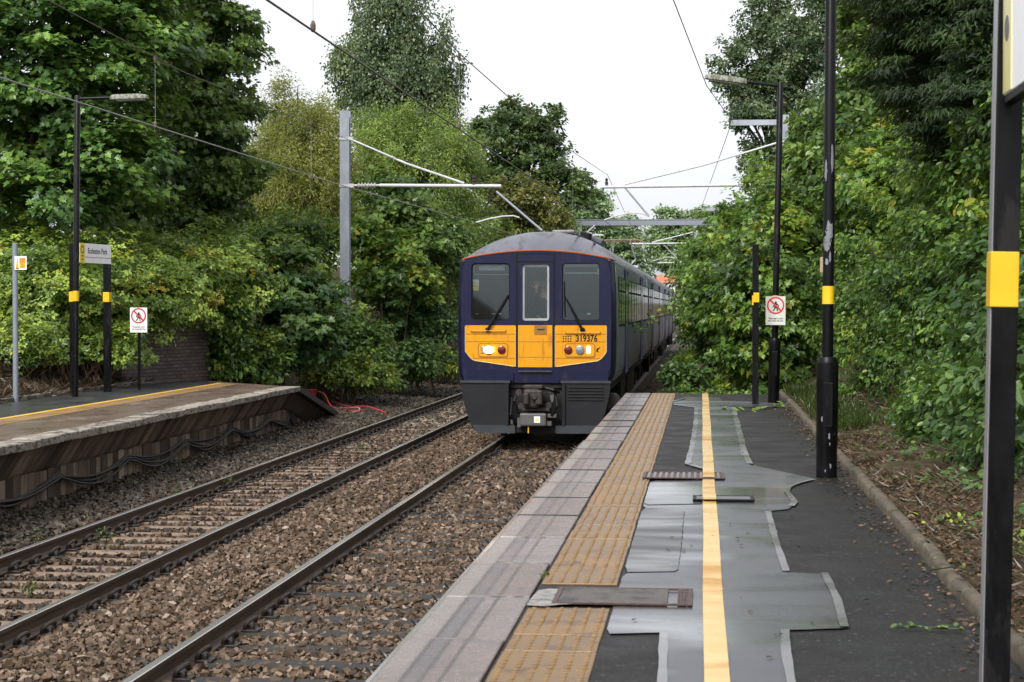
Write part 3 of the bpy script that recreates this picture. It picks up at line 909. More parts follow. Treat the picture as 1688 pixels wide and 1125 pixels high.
# cement smear beside the big cover
sheet('cement_smear', smooth_poly(gp([(868, 1002), (874, 992), (880, 985), (888, 977), (905, 974.5), (930, 975), (948, 973), (968, 974), (984, 978), (966, 982), (972, 987), (950, 989), (938, 994), (944, 1000), (922, 1001), (900, 1004)])), ZP + 0.013, M['cement'], plat)


def cover(name, label, x0, x1, y, w, kind, z=ZP + 0.014):
    root = thing(name, label, 'drain cover', ((x0 + x1) / 2, y, z)); hx = (x1 - x0) / 2; hw = w / 2
    mb = MB(); t = 0.014
    for sx_ in (-1, 1): mb.box((sx_ * (hx - t), 0, 0), (2 * t, w, 0.012), bev=0.002)
    for sy in (-1, 1): mb.box((0, sy * (hw - t / 2), 0), (2 * (hx - 2 * t) - 0.001, t, 0.012), bev=0.002)
    mb.build('frame', M['iron'] if kind != 'black' else M['sign_black'], root)
    mb = MB()
    if kind == 'grid':
        mb.box((0, 0, -0.004), (2 * (hx - 2 * t) - .002, w - 2 * t - .002, 0.006)); n = 13
        b = MB()
        for i in range(n):
            x = -hx + 2 * t + (i + 0.5) * (2 * hx - 4 * t) / n; b.box((x, 0, 0.0015), ((2 * hx - 4 * t) / n * 0.42, w - 2 * t - .01, 0.006))
        b.build('bar', M['iron_worn'], root)
        mb.build('grate', M['iron'], root)
    elif kind == 'tray':
        mb.box((-0.05, 0, -0.001), (2 * (hx - 2 * t) - .102, w - 2 * t - .002, 0.008)); mb.build('infill', M['infill'], root)
        b = MB()
        b.box((hx - 2 * t - 0.026, 0, -0.001), (0.046, w - 2 * t - .004, 0.009))
        for r in range(3):
            for c in range(6): b.box((hx - 2 * t - 0.041 + r * 0.015, -hw + 2 * t + (c + .5) * (w - 4 * t) / 6, 0.005), (0.008, 0.012, 0.006))
        b.build('end_plate', M['iron'], root)
    else:
        mb.box((0, 0, -0.002), (2 * (hx - 2 * t) - .002, w - 2 * t - .002, 0.007)); mb.build('lid', M['sign_grey'], root)
    return root


y = G(1000, 987, ZP).y
cover('drain_cover', 'rusty concrete filled drain cover with white cement smear, nearest cover on the platform', G(915, 987, ZP).x, G(1142, 987, ZP).x, y, G(1000, 974, ZP).y - G(1000, 1000, ZP).y, 'tray')
y = G(1120, 788, ZP).y
cover('drain_cover', 'narrow rusty ribbed drain cover crossing under the yellow line', G(1060, 788, ZP).x, G(1194, 788, ZP).x, y, G(1120, 783.5, ZP).y - G(1120, 793, ZP).y, 'grid', ZP + 0.0225)
y = G(1200, 826, ZP).y
cv = cover('drain_cover', 'flat dark grey cover set in the smooth patch across the yellow line', G(1142, 826, ZP).x, G(1243, 826, ZP).x, y, 0.30, 'black', ZP + 0.0225)
# the line is repainted across both covers
mb = MB()
for yy, w in ((G(1120, 788, ZP).y, 0.50), (G(1200, 826, ZP).y, 0.42)):
    mb.box((0.062, yy, ZP + 0.034), (0.104, w, 0.003))
mb.build('yellow_line', M['yline'], plat)
# edging stones along the back
kerb = MB(); rnd = random.Random(12); y = 5.0
while y < 33:
    l = rnd.uniform(0.82, 0.95); dx = rnd.uniform(-.012, .012); dz = rnd.uniform(-.012, .01); n = 5
    pr = [(-.045, -.12), (-.045, .032), (-.038, .052), (-.020, .064), (.020, .064), (.038, .052), (.045, .032), (.045, -.12)]
    x0 = PK + 0.03 + dx; tl = rnd.uniform(-.012, .012); vs = []
    for j in (0, 0.02, 0.5, 0.98, 1):
        e = 0.86 if j in (0, 1) else 1.0
        for a, b in pr: vs.append((x0 + a * e + tl * (j - .5), y + j * (l - 0.022), ZP + (b * e if b > 0 else b) + dz + rnd.uniform(-.003, .003)))
    k = len(pr); fs = [(i * k + q, i * k + (q + 1) % k, (i + 1) * k + (q + 1) % k, (i + 1) * k + q) for i in range(4) for q in range(k)] + [list(range(k)), [4 * k + q for q in range(k)]]
    kerb.add(vs, fs); y += l
tag(kerb.build('kerb', surf('edging_stone', (0.055, 0.043, 0.030), (0.13, 0.105, 0.075), 0.8, 7, c3=(0.045, 0.042, 0.022), t3=0.57, s3=4, bump=0.5, bscale=40), smooth=True), kind='structure')

# ------------------------------------------------------------------ far platform
EA = Vector((-8.06, 8.0)); EB = Vector((-8.31, 37.0))                     # edge of the flat top
TIP = Vector((-8.52, 42.6)); BK = -11.45


def mat_wall():
    m, nt, out = new_mat('platform_wall_boards'); p = nt.nodes.new('ShaderNodeBsdfPrincipled'); v = world_pos(nt)
    a = node(nt, 'ShaderNodeAttribute', attribute_name='tone')
    c = ramp(nt, a.outputs['Fac'], [(0, (0.035, 0.026, 0.019)), (0.4, (0.135, 0.098, 0.070)), (0.8, (0.26, 0.195, 0.14)), (1, (0.36, 0.28, 0.21))])
    n = noise(nt, 3.0, 5, 0.65, world_pos(nt, (1, 2.5, 0.5)), 0.3); c = mixc(nt, maprange(nt, n, 0.46, 0.68, 0, 0.85), c, (0.020, 0.017, 0.014))
    L(nt, c, p.inputs['Base Color']); p.inputs['Roughness'].default_value = 0.85
    b = nt.nodes.new('ShaderNodeBump'); b.inputs['Strength'].default_value = 0.5; b.inputs['Distance'].default_value = 0.01
    L(nt, noise(nt, 30, 5, 0.7, v), b.inputs['Height']); L(nt, b.outputs[0], p.inputs['Normal']); L(nt, p.outputs[0], out.inputs[0]); return m


far = tag(thing('platform', None, None), kind='structure')
top = [(EA.x, EA.y), (EB.x, EB.y), (-9.6, 38.4), (-10.6, 39.6), (BK, 40.2), (BK, EA.y)]
M['pave'] = surf('brown_paving', (0.105, 0.070, 0.058), (0.16, 0.112, 0.096), 0.30, 2.4, stretch=(1, 0.5, 1), c3=(0.20, 0.155, 0.14), t3=0.6, s3=1.3, bump=0.2, bscale=60, rvar=0.12)
M['ochre'] = surf('ochre_strip', (0.22, 0.125, 0.045), (0.32, 0.19, 0.075), 0.5, 3, c3=(0.16, 0.10, 0.05), t3=0.58, s3=2)
M['line2'] = surf('far_line_paint', (0.62, 0.36, 0.04), (0.75, 0.50, 0.10), 0.5, 2)
mb = MB(); mb.prism_z(top, ZL - 0.10, ZL); mb.build('paving', M['pave'], far)
yx = lambda y, o=0: -9.86 - 0.0075 * (y - 26) + o
sheet('tarmac_surface', [(yx(EA.y, -.05), EA.y), (yx(38.2, -.05), 38.2), (-10.6, 39.2), (BK, 39.8), (BK, EA.y)], ZL + 0.004, surf('damp_tarmac', (0.022, 0.022, 0.026), (0.055, 0.055, 0.062), 0.36, 3, stretch=(1, .5, 1), rvar=.1, bump=.2, bscale=80), far)
sheet('ochre_strip', [(yx(EA.y, .52), EA.y), (yx(38.2, .46), 38.0), (yx(38.2, .05), 38.2), (yx(EA.y, .05), EA.y)], ZL + 0.004, M['ochre'], far)
sheet('yellow_line', [(yx(EA.y, .06), EA.y), (yx(38.3, .06), 38.3), (yx(38.3, -.05), 38.3), (yx(EA.y, -.05), EA.y)], ZL + 0.008, M['line2'], far)
# coping stones along the edge
M['coping'] = surf('worn_coping', (0.14, 0.12, 0.095), (0.40, 0.365, 0.31), 0.75, 9, stretch=(1, 1, 3), c3=(0.06, 0.052, 0.04), t3=0.55, s3=5, bump=0.5, bscale=40)
mb = MB(); rnd = random.Random(5); n = 40
for i in range(n):
    a = EA.lerp(EB, i / n); b = EA.lerp(EB, (i + 1) / n); c = (a + b) / 2
    mb.box((c.x + 0.14, c.y, ZL - 0.045 + rnd.uniform(-.006, .008)), (0.36, (b - a).length - 0.012, 0.10), bev=0.012, rz=math.atan2(-(b - a).x, (b - a).y), ry=rnd.uniform(-.015, .015))
mb.build('coping', M['coping'], far)
# boards: slanted corbels above, upright panels below; then the ramp
wm = mat_wall(); mb = MB(); T = []; n = 118
for i in range(n):
    a = EA.lerp(EB, i / n); b = EA.lerp(EB, (i + 1) / n); g = 0.008; t = rnd.random()
    q = [(a.x + .22, a.y + g, ZL - .10), (b.x + .22, b.y - g, ZL - .10), (b.x + .02, b.y - g, ZL - .42), (a.x + .02, a.y + g, ZL - .42)]
    q2 = [(x - .05, y, z - .05) for x, y, z in q]
    mb.add(q + q2, [(0, 1, 2, 3), (7, 6, 5, 4), (0, 4, 5, 1), (1, 5, 6, 2), (2, 6, 7, 3), (3, 7, 4, 0)]); T += [t * .9] * 8
mb2 = MB()
for i in range(n):
    a = EA.lerp(EB, i / n); b = EA.lerp(EB, (i + 1) / n); t = rnd.random(); c = (a + b) / 2; d = rnd.uniform(-.015, .015)
    mb2.box((c.x - .06 + d, c.y, 0.05), (0.07, (b - a).length - .012, 0.68)); T += [t] * 8
L_ = (TIP - EB); n2 = 22
for i in range(n2):
    a = EB + L_ * (i / n2); b = EB + L_ * ((i + 1) / n2); z1 = ZL - .42 - (ZL + .05) * (i + .5) / n2; c = (a + b) / 2
    if z1 > -0.28: mb2.box((c.x - .06, c.y, (z1 - .32) / 2), (0.07, (b - a).length - .012, z1 + .32)); T += [rnd.random()] * 8
mb.add(mb2.v, mb2.f)
o = mb.build('wall_boards', wm, far)
o.data.attributes.new('tone', 'FLOAT', 'POINT').data.foreach_set('value', np.array(T, dtype=np.float32))
mb = MB(); zt = -0.10                                             # ramp slab and its raking edge beam
vs = [(EB.x + .04, EB.y, ZL - .01), (TIP.x + .04, TIP.y, zt), (BK, TIP.y + 1.5, zt), (BK, EB.y + 2, ZL - .01)]
mb.add(vs + [(x, y, z - .10) for x, y, z in vs], [(0, 1, 2, 3), (7, 6, 5, 4), (0, 4, 5, 1), (1, 5, 6, 2), (2, 6, 7, 3), (3, 7, 4, 0)])
mb.build('ramp', M['conc'], far)
mb = MB(); A = [(EB.x + .32, EB.y, ZL + .005), (TIP.x + .32, TIP.y, zt + .015), (TIP.x - .0, TIP.y, zt + .015), (EB.x - .0, EB.y, ZL + .005)]
mb.add(A + [(x, y, z - .12) for x, y, z in A], [(0, 1, 2, 3), (7, 6, 5, 4), (0, 4, 5, 1), (1, 5, 6, 2), (2, 6, 7, 3), (3, 7, 4, 0)])
B = [(EB.x + .2, EB.y, ZL - .13), (TIP.x + .2, TIP.y, zt - .12), (TIP.x + .02, TIP.y, zt - .42), (EB.x + .02, EB.y, ZL - .42)]
mbB = MB(); mbB.add(B + [(x - .05, y, z - .05) for x, y, z in B], [(0, 1, 2, 3), (7, 6, 5, 4), (0, 4, 5, 1), (1, 5, 6, 2), (2, 6, 7, 3), (3, 7, 4, 0)])
oB = mbB.build('wall_boards', wm, far); oB.data.attributes.new('tone', 'FLOAT', 'POINT').data.foreach_set('value', np.full(8, .3, dtype=np.float32))
mb.build('ramp_edge', surf('dark_ramp_edge', (0.022, 0.019, 0.017), (0.06, 0.052, 0.046), 0.75, 8, bump=0.4), far)
mb = MB(); mb.box((BK - 0.02, (EA.y + 38) / 2, ZL - .02), (0.12, 38 - EA.y, 0.2), bev=0.02); tag(mb.build('kerb', M['conc']), kind='structure')
# cables slung along the boards
mb = MB()
for k in range(4):
    pts = []; r2 = random.Random(40 + k); nn = 90
    for i in range(nn):
        t = i / (nn - 1) * 1.0; p = EA.lerp(EB, t); s_ = t * 9.5 + 0.0; sag = math.sin((s_ % 1) * math.pi)
        pts.append((p.x + .005 + .012 * k, p.y, 0.30 - 0.12 * sag - k * 0.022 - 0.06 * (1 + math.sin(k * 1.7 + t * 14)) * sag + r2.uniform(-.004, .004)))
    p = EB; pts += [(p.x + .01, p.y + .35, 0.18), (p.x + .03, p.y + .7, 0.02 - .03 * k), (p.x + 0.0, p.y + 1.1 + .1 * k, -0.06)]
    mb.tube(pts, 0.016, 6)
tag(mb.build('cable_bundle', M['cable_black'], smooth=True), 'black cables sagging along the brown wall below the far platform edge', 'cable')

# red box and red cables beyond the ramp
p = W(509, 649, 45.5); root = thing('cable_box', 'bright red plastic box on legs half under the bushes past the far platform ramp', 'box', p)
mb = MB(); mb.box((0, 0, 0), (0.33, 0.26, 0.15), bev=0.03); mb.build('box_body', M['red_plastic'], root)
mb = MB(); mb.box((0, 0, 0.083), (0.35, 0.28, 0.03), bev=0.01); mb.build('lid', M['red_plastic'], root)
mb = MB()
for i in (-1, 1):
    for j in (-1, 1): mb.tube([(i * .12, j * .09, -.07), (i * .13, j * .10, p.z * -1 - .12)], 0.014, 6)
mb.build('leg', M['cable_black'], root)


def cable(label, px, d0, d1, r, mat):
    pts = [W(x, y, d0 + (d1 - d0) * i / (len(px) - 1)) for i, (x, y) in enumerate(px)]
    q = []
    for i in range(len(pts) - 1):
        p0, p1, p2, p3 = pts[max(0, i - 1)], pts[i], pts[i + 1], pts[min(len(pts) - 1, i + 2)]
        for k in range(5):
            t = k / 5; q.append(0.5 * ((2 * p1) + (p2 - p0) * t + (2 * p0 - 5 * p1 + 4 * p2 - p3) * t * t + (3 * p1 - p0 - 3 * p2 + p3) * t ** 3))
    q.append(pts[-1]); q = [(v.x, v.y, max(v.z, -0.20 if v.x > -7.2 else -0.10)) for v in q]
    mb = MB(); mb.tube(q, r, 6); tag(mb.build('cable', mat, smooth=True), label, 'cable')


cable('red cable looping out of the red box down to the ballast', [(521, 646), (530, 647), (537, 654), (543, 666), (550, 672), (575, 677), (600, 676)], 45.4, 44, 0.018, M['red_plastic'])
cable('red cable lying on the ballast towards the far track', [(548, 662), (562, 667), (580, 671), (600, 670), (618, 674), (636, 681)], 46, 42.5, 0.016, M['red_plastic'])
cable('short tangled pink red cable ends on the ballast beside the ramp tip', [(560, 672), (575, 673), (590, 672), (592, 677), (580, 681), (580, 686), (596, 689)], 45, 42.5, 0.013, surf('faded_cable', (0.5, 0.2, 0.2), (0.6, 0.32, 0.32), 0.5))

# ------------------------------------------------------------------ posts, lamps, signs


def band_at(mb, x, y, z, r, h, sq=False):
    if sq: mb.box((x, y, z), (2 * r, 2 * r, h), bev=0.003)
    else: mb.lathe([(r, z - h / 2), (r, z + h / 2)], (x, y, 0), 20)


def lamp(label, base, height, pole_r, sleeve, arm, rot, group=None, pole_mat='black_paint', tilt=0.06, band_z=1.63, band_h=0.16):
    root = thing('lamp_post', label, 'lamp post', base, rot, group)
    mb = MB()
    if sleeve:
        sr, sh = sleeve
        mb.lathe([(sr * 1.0, -0.03), (sr * 1.0, sh * .27), (sr * 1.045, sh * .275), (sr * 1.045, sh - 0.03), (sr * 1.02, sh - .01), (pole_r * 1.5, sh + 0.03), (pole_r, sh + 0.035)], seg=28)
        mb.build('base_sleeve', M['black_paint'] if pole_mat == 'black_paint' else surf('scuffed_black', (0.0025, 0.0025, 0.003), (0.006, 0.006, 0.007), 0.36, 6, c3=(0.08, 0.08, 0.08), t3=0.74, s3=9, rvar=0.08, spec=0.16), root, smooth=True)
        z0 = sh + 0.036
        mb = MB(); mb.box((0, -sr - .004, sh * .62), (.085, .014, .40), bev=.004); mb.build('access_door', M['black_paint'], root)
    else: z0 = -0.03
    mb = MB(); mb.lathe([(pole_r, z0), (pole_r, height - 0.02), (pole_r * 0.8, height)], seg=24); mb.build('pole', M[pole_mat], root, smooth=True)
    mb = MB(); band_at(mb, 0, 0, band_z, pole_r + 0.004, band_h); mb.build('yellow_band', M['yellow_band'], root, smooth=True)
    if not sleeve:
        mb = MB(); mb.box((0, -pole_r - 0.004, 0.55), (0.075, 0.012, 0.36), bev=0.004); mb.build('service_door', M['black_paint'], root)
    s = 1 if arm > 0 else -1; a = abs(arm); zt = height - 0.06
    mb = MB(); mb.tube([(0, 0, zt), (s * a, 0, zt + a * tilt)], 0.026, 10); mb.build('bracket_arm', M['black_paint'], root, smooth=True)
    ln = MB(); x0 = a - 0.02; ll = 0.66
    prof = [(0, .058, .06), (.02, .078, .080), (.10, .088, .095), (.52, .088, .10), (.64, .070, .085), (.67, .045, .05)]
    vs = []; fs = []; K = 10
    for d, hz, hy in prof:
        for k in range(K):
            an = math.pi * k / (K - 1); ca = math.cos(an); vs.append((s * (x0 + d), hy * math.copysign(abs(ca) ** 0.35, ca), zt + (x0 + d) * tilt - 0.035 + hz * math.sin(an) ** 0.3))
    for i in range(len(prof) - 1):
        for k in range(K): fs.append((i * K + k, i * K + (k + 1) % K, (i + 1) * K + (k + 1) % K, (i + 1) * K + k))
    fs += [list(range(K)), [(len(prof) - 1) * K + k for k in range(K)]]
    ln.add(vs, fs); head = ln.build('lantern', M['lantern'], root, smooth=True)
    b = MB(); b.box((s * (x0 + 0.36), 0, zt + (x0 + .36) * tilt - 0.048), (0.5, 0.15, 0.045), bev=0.018, ry=-s * math.atan(tilt)); b.build('lens', M['lens'], head)
    return root


p = G(124, 655, ZL); p.z = ZL
l1 = lamp('slim black lamp post on the far platform with its lantern pointing right', p, 5.30, 0.052, None, 0.62, 0.0, tilt=0.03, band_z=1.78, band_h=0.18)
l1.rotation_euler.y = 0.012
p = G(1275, 664, ZP); p.z = ZP
l2 = lamp('distant black lamp post behind the prohibition sign with mossy lantern pointing left', p, 5.10, 0.050, (0.088, 1.0), -0.55, 0.0, tilt=0.12)
l2.rotation_euler.y = 0.019
p = G(1362.5, 786, ZP); p.z = ZP
r_ = lamp('black lamp post with chipped paint and fat base sleeve standing next to the kerb', p, 5.10, 0.050, (0.093, 1.045), -0.55, 0.0, pole_mat='chipped_paint', tilt=0.12)
r_.rotation_euler.y = 0.006
def flake(parent, r, outline, name='peeled_paint'):
    n = len(outline); vs = []; fs = []
    ca = sum(a for a, z in outline) / n; cz = sum(z for a, z in outline) / n
    for k in (0, .5, 1):
        for a, z in outline: aa = ca + (a - ca) * k; vs.append((r * math.sin(aa), -r * math.cos(aa), cz + (z - cz) * k))
    fs = [(k * n + i, k * n + (i + 1) % n, (k + 1) * n + (i + 1) % n, (k + 1) * n + i) for k in (0, 1) for i in range(n)]
    mb = MB(); mb.add(vs, fs); mb.build(name, M['primer'], parent)
rf = random.Random(8)
for ca, cz, wa, hz in ((.45, 2.86, .38, .14), (-.75, 2.74, .35, .10), (.1, 2.20, .9, .10), (-.35, 2.10, .8, .10), (-.4, 1.93, .35, .035), (.2, 1.97, .2, .05)):
    flake(r_, .0507, [(ca + wa * rf.uniform(.55, 1.1) * math.cos(t * math.pi / 8), cz + hz * rf.uniform(.6, 1.15) * math.sin(t * math.pi / 8)) for t in range(16)])
for ca, cz, wa, hz in ((.15, .37, .10, .035), (-.55, .52, .08, .03), (.2, .30, .07, .02), (.3, .10, .1, .025), (-.2, .06, .06, .015)):
    flake(r_, .0975 if cz > .29 else .0936, [(ca + wa * rf.uniform(.55, 1.1) * math.cos(t * math.pi / 6), cz + hz * rf.uniform(.5, 1.2) * math.sin(t * math.pi / 6)) for t in range(12)])
mb = MB(); mb.box((-0.058, 0.03, 1.90), (0.03, 0.05, 0.14), bev=0.006); mb.build('tag_plate', surf('tan_plate', (0.3, 0.22, 0.14), (0.36, 0.27, 0.18), 0.6), r_)
# short black square post
p = G(1245, 667, ZP); p.z = ZP; root = thing('marker_post', 'short square black post with a torn yellow band left of the prohibition sign', 'post', p)
mb = MB(); mb.box((0, 0, 1.24), (0.098, 0.098, 2.54), bev=0.006); mb.build('post', M['black_paint'], root)
mb = MB(); mb.box((0.012, 0, 1.675), (0.088, 0.106, 0.15)); mb.box((-0.043, 0, 1.63), (0.022, 0.106, 0.15)); mb.build('yellow_band', M['yellow_band'], root)


def ring_xz(c, r0, r1, n=40):
    vs = []; fs = []
    for i in range(n):
        a = 2 * math.pi * i / n
        for r in (r0, r1): vs.append((c[0] + r * math.cos(a), 0, c[1] + r * math.sin(a)))
    for i in range(n):
        j = (i + 1) % n; fs.append((2 * i, 2 * i + 1, 2 * j + 1, 2 * j))
    return vs, fs


def prohibition(label, p, w, h, post_to, plate_mat, pw=0.04, rz=0.0):
    """p is the centre of the plate"""
    root = thing('prohibition_sign', label, 'sign', p, rz)
    mb = MB(); mb.box((0, 0, 0), (w, 0.006, h), bev=0.002); plate = mb.build('plate', plate_mat, root)
    if post_to is not None:
        mb = MB(); mb.box((0, 0.03, (post_to + h / 2 - .02) / 2), (pw, pw, h / 2 - .02 - post_to), bev=0.003); mb.build('post', M['black_paint'], root)
    R = w * 0.44; cz = h / 2 - R - 0.02 * w
    mb = MB()                                       # the walking man
    for a, b, r in (((.02, .26), (.02, .26), .085), ((.03, .14), (-.02, -.14), .11), ((.0, .10), (-.17, .0), .035), ((-.17, .0), (-.22, -.14), .035), ((.06, .12), (.2, .06), .035), ((.2, .06), (.24, -.1), .035),
                    ((-.03, -.12), (-.08, -.3), .05), ((-.08, -.3), (-.22, -.46), .045), ((.0, -.12), (.13, -.28), .05), ((.13, -.28), (.16, -.48), .045)):
        a = Vector(a) * R * 1.35; b = Vector(b) * R * 1.35; r *= R * 1.35
        d = (b - a); 
        if d.length < 1e-6:
            mb.prism_xz([(a.x + r * math.cos(t * math.pi / 8), cz + a.y + r * math.sin(t * math.pi / 8)) for t in range(16)], -0.0052, -0.004); continue
        d.normalize(); n = Vector((-d.y, d.x)) * r; e = d * r * 0.4
        mb.prism_xz([(a.x + n.x - e.x, cz + a.y + n.y - e.y), (b.x + n.x + e.x, cz + b.y + n.y + e.y), (b.x - n.x + e.x, cz + b.y - n.y + e.y), (a.x - n.x - e.x, cz + a.y - n.y - e.y)], -0.0052 - r * .004, -0.004)
    mb.build('pictogram', M['sign_black'], plate)
    vs, fs = ring_xz((0, cz), R * 0.82, R)
    mb = MB(); mb.add([(x, -0.0066, z) for x, y, z in vs], fs)
    k = R * 0.86 * math.sqrt(.5); t = R * 0.075
    mb.add([(x, -0.0064, z + cz) for x, z in ((-k - t, k - t), (-k + t, k + t), (k + t, -k + t), (k - t, -k - t))], [(0, 1, 2, 3)])
    mb.build('red_circle', M['sign_red'], plate)
    zt = -h / 2 + (h - 2 * R - 0.02 * w) * 0.5; s = w * 0.125
    text('lettering', 'Passengers must', s, (0, -0.0038, zt + s * 0.48), plate, M['sign_black'], sx=0.86, bold=0.0006)
    text('lettering', 'not cross the line', s, (0, -0.0038, zt - s * 0.5), plate, M['sign_black'], sx=0.86, bold=0.0006)
    return root


q = G(1277, 667, ZP); d = 29.9
prohibition('weathered grey no walking sign fixed on the distant lamp post beside the short black post', W(1278.5, 512.5, d - .10), 0.312, 0.455, None, M['dirty_sign'])
d = 35.9; pb = W(228.5, 528, d)
prohibition('clean white no walking sign on a thin post in front of the brick wall', pb, 0.335, 0.475, ZL - pb.z - .02, M['white_sign'], 0.05)

# grey post with the small warning plate
p = G(26, 663, ZL); p.z = ZL; root = thing('warning_post', 'grey steel post with small white and orange warning plate at left edge', 'post', p)
d = (p - Vector((0, 0, H))).dot(Vector(CF)); zt = W(26, 401, d).z - ZL
mb = MB(); mb.lathe([(0.045, -.03), (0.045, zt - .01), (0.035, zt)], seg=18); mb.build('post', M['grey_paint'], root, smooth=True)
mb = MB(); pw = W(35, 434, d - .08) - p; mb.box((pw.x, -0.055, pw.z), (0.205, 0.006, 0.225), bev=0.002); pl = mb.build('plate', M['white_sign'], root)
mb = MB(); mb.box((pw.x + .032, -0.0585, pw.z), (0.105, 0.002, 0.17)); mb.build('orange_panel', M['sign_orange'], pl)
for i, t_ in enumerate(('DANGER', 'Overhead', 'live', 'wires')): text('lettering', t_, 0.036, (pw.x + .032, -0.0602, pw.z + .058 - i * .039), pl, M['sign_black'], sx=0.75)
mb = MB(); mb.prism_xz([(pw.x - .085, pw.z - .09), (pw.x - .03, pw.z - .09), (pw.x - .0575, pw.z + .1)], -0.0595, -0.0575); mb.build('triangle', M['sign_orange'], pl)
mb = MB(); mb.prism_xz([(pw.x - .088, pw.z - .098), (pw.x - .028, pw.z - .098), (pw.x - .028, pw.z - .085), (pw.x - .088, pw.z - .085)], -0.0605, -0.0590)
mb.prism_xz([(pw.x - .066, pw.z + .04), (pw.x - .049, pw.z + .04), (pw.x - .0575, pw.z + .1)], -0.0605, -0.0590); mb.build('triangle_edge', M['sign_black'], pl)


def name_board(label, A, B, h, zc, zbase, post_w, group=None, word='Eccleston Park'):
    """a station name board between two square posts from A to B"""
    A = Vector((A[0], A[1], zbase)); B = Vector((B[0], B[1], zbase)); d = B - A; ln = d.length
    root = thing('station_name_board', label, 'sign', A, math.atan2(d.y, d.x), group)
    zc = zc - zbase; top_ = zc + h / 2
    for x in (0, ln):
        mb = MB(); mb.box((x, 0, top_ / 2 - .02), (post_w, post_w, top_ + .02), bev=0.006); ps = mb.build('post', M['black_paint'], root)
        mb = MB(); band_at(mb, x, 0, 1.77, post_w / 2 + .004, 0.18, True); mb.build('yellow_band', M['yellow_band'], ps)
    x0, x1 = post_w / 2 + .02, ln - post_w / 2 + .05
    y = -post_w / 2 - .015
    mb = MB(); mb.box(((x0 + x1) / 2, y, zc), (x1 - x0, 0.022, h), bev=0.004); bd = mb.build('board', M['white_sign'], root)
    mb = MB(); mb.box((x0 + .11, y - .0125, zc), (0.21, 0.004, h - .004)); mb.build('yellow_panel', M['sign_yellow'], bd)
    mb = MB(); vs, fs = ring_xz((x0 + .11, zc + h * .18), 0.045, 0.075, 28); mb.add([(a, y - .0152, c) for a, b, c in vs], fs)
    mb.box((x0 + .11, y - .0150, zc - h * .14), (0.09, 0.001, 0.03)); mb.box((x0 + .11, y - .0150, zc - h * .33), (0.10, 0.001, 0.025)); mb.build('emblem', M['sign_grey'], bd)
    mb = MB(); mb.box(((x0 + x1) / 2 + .1, y - .012, zc - h * .2), (x1 - x0 - .24, 0.003, 0.009)); mb.build('rule', M['sign_grey'], bd)
    text('lettering', word, h * .40, ((x0 + x1) / 2 + .08, y - .0118, zc + h * .12), bd, M['sign_black'], bold=0.002)
    return root


A = W(122, 655, 33.6); B = W(177.5, 647, 35.0)
name_board('white station name board with yellow end panel on two black posts, far platform', (A.x, A.y), (B.x, B.y), 0.35, W(150, 418, 34.0).z, ZL, 0.115)

# the close post at the right edge with its own board seen edge on
p = Vector((1.160, 7.62, ZP)); root = thing('station_name_board', 'close black square post at the right edge carrying a white board with yellow band', 'sign', p)
tilt = 0.0175
mb = MB(); mb.box((0.028, 0, 1.42), (0.100, 0.100, 2.95), bev=0.004, ry=tilt)
po = mb.build('post', M['black_paint'], root)
mb = MB(); mb.box((-0.0255, 0.006, 1.42), (0.004, 0.085, 2.95), ry=tilt); mb.build('pale_strip', surf('pale_metal_strip', (0.30, 0.30, 0.32), (0.42, 0.42, 0.44), 0.35, 2, stretch=(1, 1, 0.4), metal=0.5), po)  # paler, half metallic strip down the post's left face
mb = MB(); mb.box((0.026, 0, 1.63), (0.110, 0.110, 0.218), bev=0.003, ry=tilt); mb.build('yellow_band', M['yellow_band'], po)
mb = MB(); mb.box((0.028, -0.92, 2.76), (0.024, 1.70, 0.82), bev=0.004); bd = mb.build('board', M['white_sign'], root)
mb = MB(); mb.box((0.0145, -0.17, 2.76), (0.004, 0.19, 0.81)); mb.build('yellow_panel', M['glare_yellow'], bd)
mb = MB(); mb.lathe([(0.05, 0.0108), (0.05, 0.0122)], (0, -0.17, 2.60), 24, axis='X'); mb.build('emblem', M['sign_grey'], bd)
mb = MB(); mb.box((0.041, -0.92, 2.333), (0.045, 1.70, 0.03), bev=0.004); mb.build('frame_rail', M['sign_black'], bd)
mb = MB(); mb.box((0.07, -1.82, 1.42), (0.1, 0.1, 2.95), bev=0.004); mb.build('post', M['black_paint'], root)

# brick wall stub under the ivy
m, nt, out = new_mat('dark_brick'); pb_ = nt.nodes.new('ShaderNodeBsdfPrincipled')
br = nt.nodes.new('ShaderNodeTexBrick'); tc = nt.nodes.new('ShaderNodeTexCoord'); mp = nt.nodes.new('ShaderNodeMapping'); mp.inputs['Rotation'].default_value = (math.pi / 2, 0, 0)
L(nt, tc.outputs['Object'], mp.inputs[0]); L(nt, mp.outputs[0], br.inputs['Vector'])
for k, v_ in (('Scale', 1.0), ('Brick Width', 0.225), ('Row Height', 0.075), ('Mortar Size', 0.008)): br.inputs[k].default_value = v_
br.inputs['Color1'].default_value = (0.145, 0.115, 0.11, 1); br.inputs['Color2'].default_value = (0.085, 0.066, 0.064, 1); br.inputs['Mortar'].default_value = (0.03, 0.027, 0.024, 1)
nz = noise(nt, 4, 5, 0.6, world_pos(nt)); L(nt, mixc(nt, maprange(nt, nz, 0.5, 0.7, 0, .7), br.outputs[0], (0.10, 0.085, 0.07)), pb_.inputs['Base Color']); pb_.inputs['Roughness'].default_value = 0.85
bp = nt.nodes.new('ShaderNodeBump'); bp.inputs['Strength'].default_value = 0.6; bp.inputs['Distance'].default_value = 0.01; bp.invert = True
L(nt, br.outputs['Fac'], bp.inputs['Height']); L(nt, bp.outputs[0], pb_.inputs['Normal']); L(nt, pb_.outputs[0], out.inputs[0])
